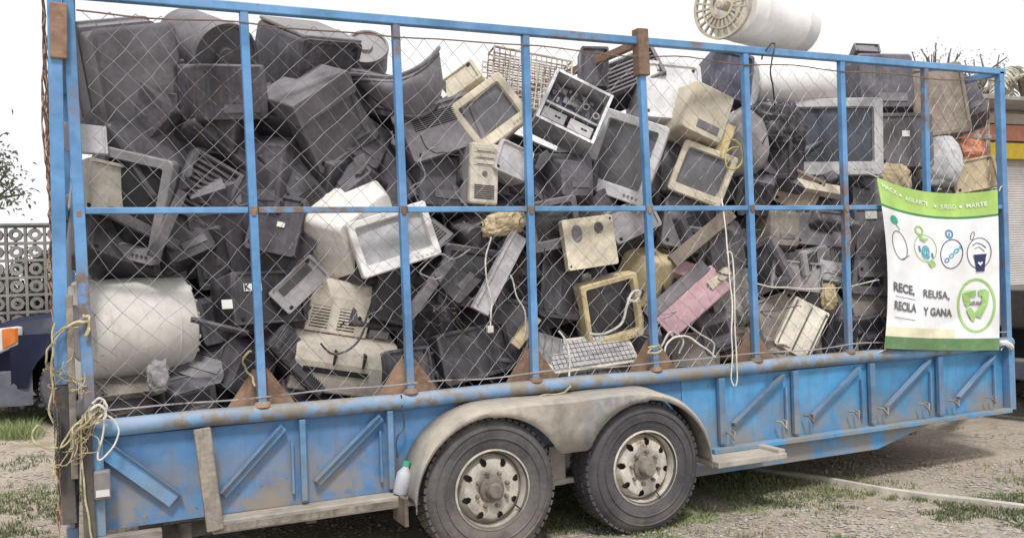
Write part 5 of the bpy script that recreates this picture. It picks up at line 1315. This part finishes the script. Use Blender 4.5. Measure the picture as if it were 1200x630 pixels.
# more whole units packed between the named ones
for (f_, u, v, Y, yw, pt, rl, w_, h_, d_, m_, l) in (
    ('t', 432, 112, .42, 20, 0, 10, 84, 66, 60, 'dark_plastic', 'dark monitor back filling the gap under the curved half-pipe shell'),
    ('t', 372, 205, .24, -15, 8, 20, 76, 72, 60, 'black_plastic', 'black monitor back below the tumbled grey television cabinet'),
    ('t', 262, 235, .26, 24, 8, -16, 84, 76, 60, 'dark_plastic', 'dark television back left of the second post at the middle rail'),
    ('c', 100, 260, .3, 30, 0, 6, 60, 60, 50, 'black_plastic', 'black box filling the corner beside the rear corner post'),
    ('m', 548, 322, .13, 14, 6, 12, 78, 70, 70, 'dark_plastic', 'dark monitor facing out under the middle rail in the third bay'),
    ('t', 610, 300, .22, -20, 6, -14, 66, 76, 60, 'black_plastic', 'black monitor back close to the left of the fourth post'),
    ('m', 640, 262, .16, 20, 4, -8, 62, 58, 60, 'grey_plastic', 'small grey monitor between the fourth post and the stained plate'),
    ('t', 745, 400, .12, 20, 10, 8, 60, 56, 60, 'dark_plastic', 'dark monitor back low down beside the fifth post'),
    ('m', 800, 290, .16, -16, 8, 18, 70, 66, 60, 'grey_plastic', 'grey monitor behind the slanted pink panel'),
    ('t', 838, 290, .14, 26, 10, -12, 62, 60, 60, 'dark_plastic', 'dark monitor back above the grey net sack'),
    ('t', 880, 225, .12, 10, 10, 16, 58, 56, 60, 'black_plastic', 'black monitor back across the sixth post at the middle rail'),
    ('m', 900, 310, .09, -20, 8, -22, 56, 58, 60, 'grey_plastic', 'dusty grey monitor right of the sixth post, lower half'),
    ('t', 968, 270, .10, 26, 12, 14, 76, 58, 60, 'dark_plastic', 'dark television back left of the seventh post, lower half'),
    ('t', 945, 350, .10, 18, 12, -18, 74, 52, 60, 'grey_plastic', 'dusty television back in the middle of the sixth bay'),
    ('t', 972, 385, .12, 30, 8, 10, 56, 62, 60, 'dark_plastic', 'dark monitor back low down left of the seventh post'),
    ('m', 1012, 318, .07, 24, 6, 8, 46, 50, 50, 'grey_plastic', 'small dusty monitor right of the seventh post beside the banner'),
    ('t', 1008, 380, .09, 24, 8, -8, 50, 44, 50, 'dark_plastic', 'dark monitor back low down between seventh post and banner'),
    ('t', 905, 405, .13, 24, 10, 12, 54, 40, 50, 'grey_plastic', 'dusty monitor back on the floor right of the sixth post'),
    ('t', 832, 385, .14, 20, 10, -14, 56, 54, 50, 'dark_plastic', 'dark monitor back under the grey net sack'),
    ('t', 285, 430, .16, 30, 8, 24, 66, 70, 60, 'black_plastic', 'black monitor back on the floor behind the second post'),
    ('t', 220, 462, .12, 20, 10, -8, 70, 46, 50, 'dark_plastic', 'dark monitor back on the floor right of the boards')):
    if f_ == 't': tvback(Spot(u, v, Y, yw, pt, rl), l, w_, h_, d_, m_, .68, vents=(u % 4 == 0))
    elif f_ == 'm': crt(Spot(u, v, Y, yw, pt, rl), l, w_, h_, d_, m_, m_, 'glass_dark', t=.035)
    else: casing(Spot(u, v, Y, yw, pt, rl), l, w_, h_, d_, m_)
# small broken pieces and thin leads caught between the big things
def shard(u, v, Y, w, mat, rl, label, grp, sd):
    s = Spot(u, v, Y, rr2.uniform(-30, 50), rr2.uniform(-40, 40), rl); W = s.m(w); H = W * rr2.uniform(.35, .9); n = rr2.randint(4, 6)
    a0 = sorted(rr2.uniform(0, 2 * PI) for _ in range(n)); P = [(math.cos(2 * PI * k / n + rr2.uniform(-.4, .4)) * W / 2 * rr2.uniform(.7, 1), H / 2 + math.sin(2 * PI * k / n + rr2.uniform(-.4, .4)) * H / 2) for k in range(n)]
    mb = MB(); mb.prism(P, -.006, .006); cx = sum(p[0] for p in P) / n; mb.box((cx, .022, H / 2), (W * .5, .04, .006))
    o = mb.build('broken_piece', mat, bev=.003); tag(o, label, 'scrap', grp); s.put(o, W, .04, H)
rr2 = random.Random(77)
for k in range(40):
    if k < 28: u, v = rr2.uniform(640, 1030), rr2.uniform(235, 425)
    else: u, v = rr2.uniform(110, 640), rr2.uniform(150, 455)
    if 650 < u < 735 and v < 320: continue
    if 100 < u < 235 and 320 < v < 450: continue
    m_ = rr2.choice(['grey_plastic', 'midgrey_plastic', 'dark_plastic', 'brown_board', 'silver_plastic', 'beige_plastic', 'grey_plastic'] if u > 640 else ['grey_plastic', 'dark_plastic', 'midgrey_plastic', 'dark_plastic'])
    side = 'right' if u > 640 else 'left'
    shard(u, v, rr2.uniform(.20, .34), rr2.uniform(14, 36), m_, rr2.uniform(-80, 80), 'small broken piece of %s among the monitors, %s half of the load' % ({'grey_plastic': 'dusty grey plastic', 'midgrey_plastic': 'mid grey plastic', 'dark_plastic': 'dark plastic', 'brown_board': 'brown board', 'silver_plastic': 'pale grey plastic', 'beige_plastic': 'beige plastic'}[m_], side), 'broken %s pieces, %s half' % (m_.split('_')[0], side), k)
for k in range(22):
    u, v = rr2.uniform(480, 1010), rr2.uniform(150, 400); pts = [(u, v, .07)]
    for j in range(rr2.randint(3, 5)): u += rr2.uniform(-26, 26); v += rr2.uniform(-6, 26); pts.append((u, v, rr2.uniform(.05, .10)))
    c_ = cable('thin_lead', 'thin dark lead trailing loose over the scrap behind the mesh' if k % 3 else 'thin grey lead trailing loose over the scrap behind the mesh', pts, rr2.uniform(.003, .0045), 'cable_dark' if k % 3 else 'midgrey_plastic', 'cable', .02, 100 + k); c_['group'] = 'thin dark leads' if k % 3 else 'thin grey leads'
# white K label on the recorder
p = empty('tmp'); bpy.data.objects.remove(p)
def flat_text(txt, size, mat, name, parent, M4, bold=0.0, extr=0.0006):
    cu = bpy.data.curves.new('t', 'FONT'); cu.body = txt; cu.size = size; cu.align_x = 'CENTER'; cu.align_y = 'CENTER'; cu.extrude = extr; cu.offset = bold
    o = bpy.data.objects.new('t', cu); col.objects.link(o); dg = bpy.context.evaluated_depsgraph_get(); me = bpy.data.meshes.new_from_object(o.evaluated_get(dg)); bpy.data.objects.remove(o); bpy.data.curves.remove(cu)
    me.transform(M4); me.materials.clear(); me.materials.append(MATS[mat]); q = bpy.data.objects.new(name, me); col.objects.link(q); q.parent = parent; return q
FR = Matrix.Rotation(PI / 2, 4, 'X')
def local_of(root, u, v, y):
    bpy.context.view_layer.update()
    Mi = root.matrix_world.inverted(); o = Mi @ CAM; d = Mi.to_3x3() @ ray(u, v); return o + d * ((y - o.y) / d.y)
D0 = -Spot(302, 352, .10).m(60) / 2
l1 = local_of(tv, 297, 336, D0); l2 = local_of(tv, 267, 356, D0)
mb = MB(); mb.box((l1.x, D0 + .007, l1.z), (.10, .006, .038)); st = mb.build('label', 'sticker', tv)
flat_text('K', .045, 'ink', 'letter', st, Matrix.Translation((l1.x - .035, D0 + .0035, l1.z)) @ FR, .001)
mb = MB(); mb.box((l2.x, D0 + .007, l2.z), (.055, .006, .045)); mb.build('label', 'sticker', tv)
for k in range(3):
    q = local_of(tv, 305, 382 + k * 5, D0)
    mb = MB(); mb.box((q.x, D0 + .002, max(.01, q.z)), (.26, .012, .006)); mb.build('metal_rail', 'steel_bright', tv)

# ---- the mass behind: dark housings stacked to the far side
def copy_tree(o, parent=None):
    c = o.copy(); col.objects.link(c); c.parent = parent
    for ch in o.children: copy_tree(ch, c)
    return c
rr = random.Random(11)
protos = []
def top_z(x):     # the height of the load along the trailer
    pts = [(.1, 2.62), (.9, 2.66), (1.6, 2.62), (2.0, 2.46), (2.5, 2.40), (3.0, 2.50), (3.6, 2.58), (4.3, 2.62), (5.0, 2.60), (5.6, 2.50), (6.0, 2.36)]
    for a, b in zip(pts, pts[1:]):
        if a[0] <= x <= b[0]: return a[1] + (b[1] - a[1]) * (x - a[0]) / (b[0] - a[0])
    return 2.4
class Free:
    def __init__(s): s.k = .005
    def m(s, px): return px * .005
    def put(s, root, W, D, H): root['dims'] = 0; s.dim = (W, D, H); del root['dims']; return root
FILL = []
LBL = {'a': 'dark monitor casing half buried behind the front layer of the load', 'b': 'dusty black box half buried behind the front layer of the load', 'c': 'dark computer case half buried behind the front layer of the load'}
def proto(kind):
    f = Free()
    r = tvback(f, LBL['a'], 90, 80, 80, 'black_plastic', .6, cat='monitor', name='crt_monitor', vents=True) if kind == 'a' else casing(f, LBL['b'], 84, 66, 80, 'dark_plastic', slot=True) if kind == 'b' else tower(f, LBL['c'], 42, 92, 86, 'black_plastic', 'dark_plastic')
    r['group'] = {'a': 'monitor casings buried in the load', 'b': 'dark boxes buried in the load', 'c': 'computer cases buried in the load'}[kind]
    return r, f.dim
PR = {k: proto(k) for k in 'abc'}; used = {k: False for k in 'abc'}
def fill(x, y, z, sc, kind):
    r0, dim = PR[kind]; r = r0 if not used[kind] else copy_tree(r0); used[kind] = True
    Rm = Matrix.Rotation(R_(rr.uniform(-40, 70)), 3, 'Z') @ Matrix.Rotation(R_(rr.uniform(-45, 45)), 3, 'Y') @ Matrix.Rotation(R_(rr.uniform(-40, 25)), 3, 'X')
    if rr.random() < .3: Rm = Rm @ Matrix.Rotation(PI, 3, 'Z')
    r.scale = (sc, sc, sc); r.rotation_euler = Rm.to_euler(); r.location = Vector((x, y, z)) - Rm @ Vector((0, 0, dim[2] * sc / 2))
for y, step, jit in ((.52, .37, .06), (.95, .42, .08), (1.45, .46, .1), (1.95, .48, .06)):
    x = .28
    while x < 5.85:
        zt_ = top_z(x) - (0 if y > .6 else .04) - (.04 if y > 1.7 else 0)
        z = .66
        while z < zt_ - .14:
            fill(min(5.7, max(.32, x + rr.uniform(-jit, jit))), min(2.02, y + rr.uniform(-.05, .05)), min(z + rr.uniform(-.05, .05), zt_ - .22), rr.uniform(.85, 1.1), rr.choice('aabbc'))
            z += step * .95
        x += step

# ------------------------------------------------------------------ banner tied to the front bays
def bez(p0, p1, p2, t): return ((1 - t) ** 2 * p0[0] + 2 * t * (1 - t) * p1[0] + t * t * p2[0], (1 - t) ** 2 * p0[1] + 2 * t * (1 - t) * p1[1] + t * t * p2[1])
def coons(s, t):
    T_ = bez((1027, 207), (1085, 236), (1169, 222), s); B_ = bez((1036, 408), (1100, 411), (1171, 410), s)
    L_ = bez((1027, 207), (1048, 310), (1036, 408), t); R__ = bez((1169, 222), (1172, 315), (1171, 410), t)
    c00, c10, c01, c11 = (1027, 207), (1169, 222), (1036, 408), (1171, 410); o = []
    for i in range(2):
        o.append((1 - t) * T_[i] + t * B_[i] + (1 - s) * L_[i] + s * R__[i] - ((1 - s) * (1 - t) * c00[i] + s * (1 - t) * c10[i] + (1 - s) * t * c01[i] + s * t * c11[i]))
    return o
def cloth(s, t, off=0.0):
    u, v = coons(s, t)
    y = -.050 + .017 * math.sin(s * 8 + t * 2.5) * (.4 + .6 * t) + .020 * nz((s * 3, t * 4, 2)) - .030 * abs(nz((s * 4.5 + t * 1.5, t * 2.2, 9))) + .007 * math.sin(s * 17 - t * 6 + 2 * nz((s * 2, t * 2, 7))) * (1 - .3 * t)
    return at(u, v, min(y + .006, -.034 - .030 * max(0, min(1, (t - .80) / .12))) - off)
ban = empty('banner', at(1100, 410, -.05)); tag(ban, 'white and green printed recycling banner tied over the last two bays of the cage', 'banner')
TBn = Matrix.Translation(-ban.location)
n, m_ = 48, 60; bands = [(0.0, .15, 0), (.15, .165, 1), (.165, .865, 2), (.865, .925, 3), (.925, 1.0, 4)]
mb = MB(); rows = sorted(set([i / m_ for i in range(m_ + 1)] + [b[1] for b in bands])); vs = []; fs = []; ms = []
for t in rows:
    for i in range(n + 1): vs.append(cloth(i / n, t))
for j in range(len(rows) - 1):
    tm = (rows[j] + rows[j + 1]) / 2
    for i in range(n):
        a = j * (n + 1) + i; fs.append((a, a + 1, a + n + 2, a + n + 1)); s_ = (i + .5) / n
        k = [b[2] for b in bands if b[0] <= tm < b[1] + 1e-9][0]
        if k == 3 and s_ > .62: k = 2
        ms.append(k)
mb.add(vs, fs); mb.m = ms
clo = mb.build('cloth', ['ban_green', 'ban_dkgreen', 'ban_white', 'ban_cream', 'ban_bottom'], ban, smooth=True, fix=False); clo.data.transform(TBn)
def st_(u, v): return ((u - 1030) / 140.0, (v - 213) / 197.0)
def onban(pts, faces, name, mat, off=.003, par=None):
    mb = MB(); mb.add([cloth(*st_(*p), off) for p in pts], faces); o = mb.build(name, mat, par or ban, fix=False); o.data.transform(TBn); return o
def ring(cx, cy, rx, ry, wd, name, mat, rot=0, par=None, off=.003):
    N = 40; P = []
    for k in range(N):
        a = 2 * PI * k / N
        for q in (1, 0):
            x, y = (rx - wd * (1 - q)) * math.cos(a), (ry - wd * (1 - q)) * math.sin(a); P.append((cx + x * math.cos(rot) - y * math.sin(rot), cy + x * math.sin(rot) + y * math.cos(rot)))
    return onban(P, [(2 * k, 2 * ((k + 1) % N), 2 * ((k + 1) % N) + 1, 2 * k + 1) for k in range(N)], name, mat, off, par)
def disc(cx, cy, rx, ry, name, mat, par=None, off=.004):
    N = 24; P = [(cx, cy)] + [(cx + rx * math.cos(2 * PI * k / N), cy + ry * math.sin(2 * PI * k / N)) for k in range(N)]
    return onban(P, [(0, 1 + k, 1 + (k + 1) % N) for k in range(N)], name, mat, off, par)
def poly(P, name, mat, par=None, off=.008): return onban(P, [tuple(range(len(P)))], name, mat, off, par)
def bline(P, wd, name, mat, par=None, off=.004):
    V = []; 
    for i, p in enumerate(P):
        a = P[max(i - 1, 0)]; b = P[min(i + 1, len(P) - 1)]; dx, dy = b[0] - a[0], b[1] - a[1]; l = math.hypot(dx, dy) or 1
        V += [(p[0] - dy / l * wd / 2, p[1] + dx / l * wd / 2), (p[0] + dy / l * wd / 2, p[1] - dx / l * wd / 2)]
    return onban(V, [(2 * i, 2 * i + 2, 2 * i + 3, 2 * i + 1) for i in range(len(P) - 1)], name, mat, off, par)
def btext(txt, cx, cy, size, wid, mat, name='lettering', slope=0.0, bold=0.0, par=None, rot=0.0):
    cu = bpy.data.curves.new('t', 'FONT'); cu.body = txt; cu.size = 1; cu.align_x = 'CENTER'; cu.align_y = 'CENTER'; cu.offset = bold; cu.resolution_u = 3
    o = bpy.data.objects.new('t', cu); col.objects.link(o); dg = bpy.context.evaluated_depsgraph_get(); me = bpy.data.meshes.new_from_object(o.evaluated_get(dg)); bpy.data.objects.remove(o); bpy.data.curves.remove(cu)
    xs = [v.co.x for v in me.vertices]; W0 = max(xs) - min(xs)
    for v in me.vertices:
        x, y = v.co.x / W0 * wid, -v.co.y * size; x, y = x * math.cos(rot) - y * math.sin(rot), x * math.sin(rot) + y * math.cos(rot)
        v.co = cloth(*st_(cx + x, cy + y + slope * x), .006) - ban.location
    me.materials.clear(); me.materials.append(MATS[mat]); q = bpy.data.objects.new(name, me); col.objects.link(q); q.parent = par or ban; return q
for txt, cx, cy, wd, sl_ in (('HACK', 1046, 221.5, 20, .18), ('AGLARTE', 1080, 227.5, 28, .08), ('JUEGO', 1117, 230, 18, .0), ('MARTE', 1148, 229, 22, -.03)):
    btext(txt, cx, cy, 7.2, wd, 'pr_white', slope=sl_, bold=.012)
for cx, cy in ((1060, 224.5), (1102, 230), (1131, 230)): disc(cx, cy, 1.7, 1.8, 'dot', 'pr_white')
# four outlined fruit-like ovals with a leaf or bubble above each
o1 = ring(1050, 286, 10, 17, .9, 'oval_outline', 'pr_dark', -.15); disc(1046, 257, 5, 5.2, 'bubble', 'pr_teal', o1); bline([(1048, 262), (1052, 266), (1050, 270)], 1, 'stem', 'pr_teal', o1); bline([(1052, 302), (1062, 296)], .9, 'stroke', 'pr_dark', o1)
o2 = ring(1084, 284, 14.5, 17, .9, 'oval_outline', 'pr_green', .1); ring(1078, 263, 5.6, 6, 2.2, 'curl', 'pr_green', 0, o2); poly([(1079, 268), (1083, 272), (1090, 271), (1084, 276), (1078, 273)], 'leaf', 'pr_green', o2); poly([(1086, 300), (1094, 299), (1096, 304), (1090, 307)], 'leaf', 'pr_green', o2)
btext('@', 1084, 288, 17, 11, 'pr_cyan', 'printed_mark', bold=.02, par=o2); bline([(1076, 282), (1077, 289)], 2.2, 'dash', 'pr_blue', o2); bline([(1092, 289), (1092.5, 295)], 2.2, 'dash', 'pr_blue', o2)
o3 = ring(1116, 289, 13.5, 19, 1.0, 'oval_outline', 'pr_navy', .25); ring(1115, 264, 4.8, 5.6, 1.8, 'bubble', 'pr_blue', 0, o3); btext('i', 1115, 264, 8, 2, 'pr_blue', 'printed_mark', par=o3)
for k, (x, y) in enumerate(((1110, 297), (1116, 291), (1122, 285))): ring(x, y, 3.6, 2.6, 1.2, 'printed_link', 'pr_cyan' if k else 'pr_blue', -.7, o3)
bline([(1124, 285), (1127, 279), (1128, 283)], 1.2, 'stroke', 'pr_cyan', o3)
o4 = ring(1148, 289, 14, 19.5, 1.0, 'oval_outline', 'pr_grey', .05); ring(1141.5, 267, 2.4, 5.4, 1.0, 'leaf', 'pr_grey', .3, o4)
bline([(1141, 279), (1146, 276), (1151, 278), (1156, 283)], 1.1, 'scribble', 'pr_grey', o4); bline([(1143, 283), (1148, 281), (1154, 287)], .9, 'scribble', 'pr_grey', o4)
cup = poly([(1142.5, 293), (1155.5, 293), (1153.5, 312), (1144.5, 312)], 'printed_cup', 'pr_navy', o4); poly([(1141.5, 290.5), (1156.5, 290.5), (1156, 293.6), (1142, 293.6)], 'cup_lid', 'pr_navy', o4)
poly([(1149, 305), (1146, 301), (1147, 299.5), (1149, 301), (1151, 299.5), (1152, 301)], 'heart', 'pr_white', o4, .012)
btext('RECE, ', 1054, 337.5, 14.5, 28, 'pr_dark', slope=.06, bold=.03); btext('REUSA,', 1094.5, 341, 13.5, 33, 'pr_dark', slope=.04, bold=.02)
btext('RECILA', 1054, 359, 14.5, 29, 'pr_dark', slope=.05, bold=.03); btext('Y GANA', 1096, 363, 13.5, 36, 'pr_dark', slope=.03, bold=.03)
bline([(1041, 347), (1068, 349)], .7, 'rule', 'pr_grey'); bline([(1041, 372), (1068, 374)], .7, 'rule', 'pr_grey')
rg = ring(1143, 354, 23, 34, 3.0, 'emblem_ring', 'pr_green')
poly([(1128, 348), (1127, 339), (1131, 335), (1143, 335), (1143, 342.5), (1135, 343), (1136, 349)], 'arrow', 'pr_green', rg); poly([(1128, 349), (1139, 349), (1132, 356)], 'arrow', 'pr_green', rg)
poly([(1146, 335), (1155, 334.5), (1158.5, 338), (1157, 352), (1150, 367), (1143.5, 363), (1150, 351), (1150, 342.5), (1146, 342)], 'arrow', 'pr_green', rg); poly([(1149.5, 370), (1140, 366), (1147, 357)], 'arrow', 'pr_green', rg)
poly([(1131, 359), (1137, 356), (1142, 365), (1141, 374), (1137.5, 373)], 'arrow', 'pr_green', rg)
btext('REUSA', 1142.5, 351.5, 6.5, 14, 'pr_dark', par=rg, bold=.03)
mb = MB()
for u, v, du, dv in ((1027, 207, -16, -6), (1169, 223, 7, -6), (1036, 408, -14, 8), (1171, 409, 8, -3)):
    mb.tube([at(u + 2, v + 1, -.05), at(u + du * .5, v + dv * .6, -.035), at(u + du, v + dv, .0)], .004, 5)
o = mb.build('tie_cord', 'rope_white', ban); o.data.transform(TBn)

# ------------------------------------------------------------------ ropes, bottle and small things
def rope(label, pts, r=.0045, mat='rope', seed=0, wob=.012): return cable('rope', label, pts, r, mat, 'rope', wob, seed)
rope('tan rope wound around the rear gate post and trailing down behind the wheel arch', [(100, 372, -.05), (84, 380, -.05), (62, 398, -.1), (54, 420, -.12), (62, 438, -.08), (84, 445, -.06), (100, 442, -.05)], seed=61)
rope('tan rope hanging in a long loop left of the gate post', [(64, 380, -.08), (60, 410, -.1), (62, 450, -.1), (58, 480, -.1), (66, 510, -.1), (62, 540, -.1)], seed=62)
rope('frayed tan rope pulled diagonally down from the corner knot', [(118, 478, -.06), (98, 490, -.08), (78, 512, -.1), (66, 536, -.1), (62, 560, -.1)], seed=63)
rope('second frayed tan rope running below the corner knot', [(112, 486, -.07), (92, 500, -.08), (72, 524, -.1), (50, 522, -.12), (38, 510, -.12), (44, 498, -.12), (58, 505, -.1)], seed=64)
rope('tan rope falling straight along the rear corner stake', [(98, 486, -.09), (96, 520, -.1), (98, 560, -.1), (104, 600, -.1), (108, 640, -.1)], seed=65)
rope('white cord loop dangling from the corner knot over the blue panel', [(112, 480, -.09), (122, 484, -.09), (137, 498, -.09), (136, 518, -.09), (120, 537, -.09), (114, 534, -.09), (120, 512, -.09), (122, 488, -.09)], .0042, 'rope_white', 66, .006)
rope('pale rope knot bunched at the rear end of the sill', [(106, 472, -.08), (118, 468, -.09), (126, 478, -.09), (114, 490, -.1), (106, 482, -.1), (116, 474, -.11), (124, 486, -.11), (112, 494, -.1), (104, 486, -.09)], .006, 'rope_white', 67, .012)
rope('tan rope tied around the corner post beside the white heater', [(72, 388, -.05), (86, 378, -.05), (100, 376, -.05), (106, 384, -.05), (100, 394, -.05), (106, 374, -.05), (98, 368, -.05)], .006, 'rope', 68)
rope('yellow cord tied low around the second post', [(296, 412, -.04), (288, 416, -.04), (286, 430, .0), (294, 440, .0), (298, 452, -.04)], .0055, 'rope', 69)
rope('tan cord knotted low around the fifth post', [(760, 408, -.04), (768, 406, -.045), (776, 408, -.04), (770, 414, -.05), (760, 412, -.04), (772, 404, -.05)], .006, 'rope', 70)
rope('tan rope lying along the sill above the fender', [(598, 466, -.06), (620, 468, -.06), (640, 463, -.06), (660, 460, -.06), (668, 452, -.05)], .006, 'rope', 71)
rope('dark wire tied over the top rail beside the sixth post', [(893, 70, .0), (900, 54, -.04), (908, 52, -.04), (906, 66, -.04), (904, 90, .0), (908, 124, .1)], .005, 'cable_dark', 72)
rope('dark wire dangling down the blue panel behind the wheel arch', [(470, 462, -.03), (472, 480, -.04), (474, 500, -.045), (466, 510, -.045), (464, 522, -.045), (466, 536, -.045)], .004, 'cable_dark', 73, .004)
rr3 = random.Random(9)
for k in range(12):
    u, v = rr3.uniform(98, 122), rr3.uniform(470, 492); pts = [(u, v, -.09)]
    for j in range(rr3.randint(3, 5)): u += rr3.uniform(-22, 8); v += rr3.uniform(2, 26); pts.append((u, v, rr3.uniform(-.13, -.09)))
    rope('thin frayed strand of tan rope hanging at the rear corner knot', pts, rr3.uniform(.0018, .003), 'rope', 80 + k, .03)['group'] = 'thin frayed rope strands'
for k in range(7):
    u, v = rr3.uniform(62, 104), rr3.uniform(375, 440); pts = [(u, v, -.07)]
    for j in range(3): u += rr3.uniform(-16, 12); v += rr3.uniform(-6, 22); pts.append((u, v, rr3.uniform(-.12, -.07)))
    rope('thin frayed strand of tan rope clinging to the rear gate post', pts, rr3.uniform(.0018, .003), 'rope', 100 + k, .03)['group'] = 'thin frayed strands on the gate post'
# milky bottle resting on the channel behind the fender
P = at(469, 563, -.09); bo = empty('bottle', (P.x, -.085, PB + .002), (0, R_(14), 0)); tag(bo, 'milky plastic bottle standing on the ledge behind the rear wheel arch', 'bottle')
mb = MB(); mb.lathe([(0, 0), (.034, 0), (.04, .01), (.04, .085), (.036, .11), (.017, .135), (.016, .15), (0, .15)], 24); mb.build('body', 'milk_plastic', bo, smooth=True)
mb = MB(); mb.lathe([(.019, .145), (.019, .168), (0, .169)], 16); mb.build('cap', 'pr_teal', bo)
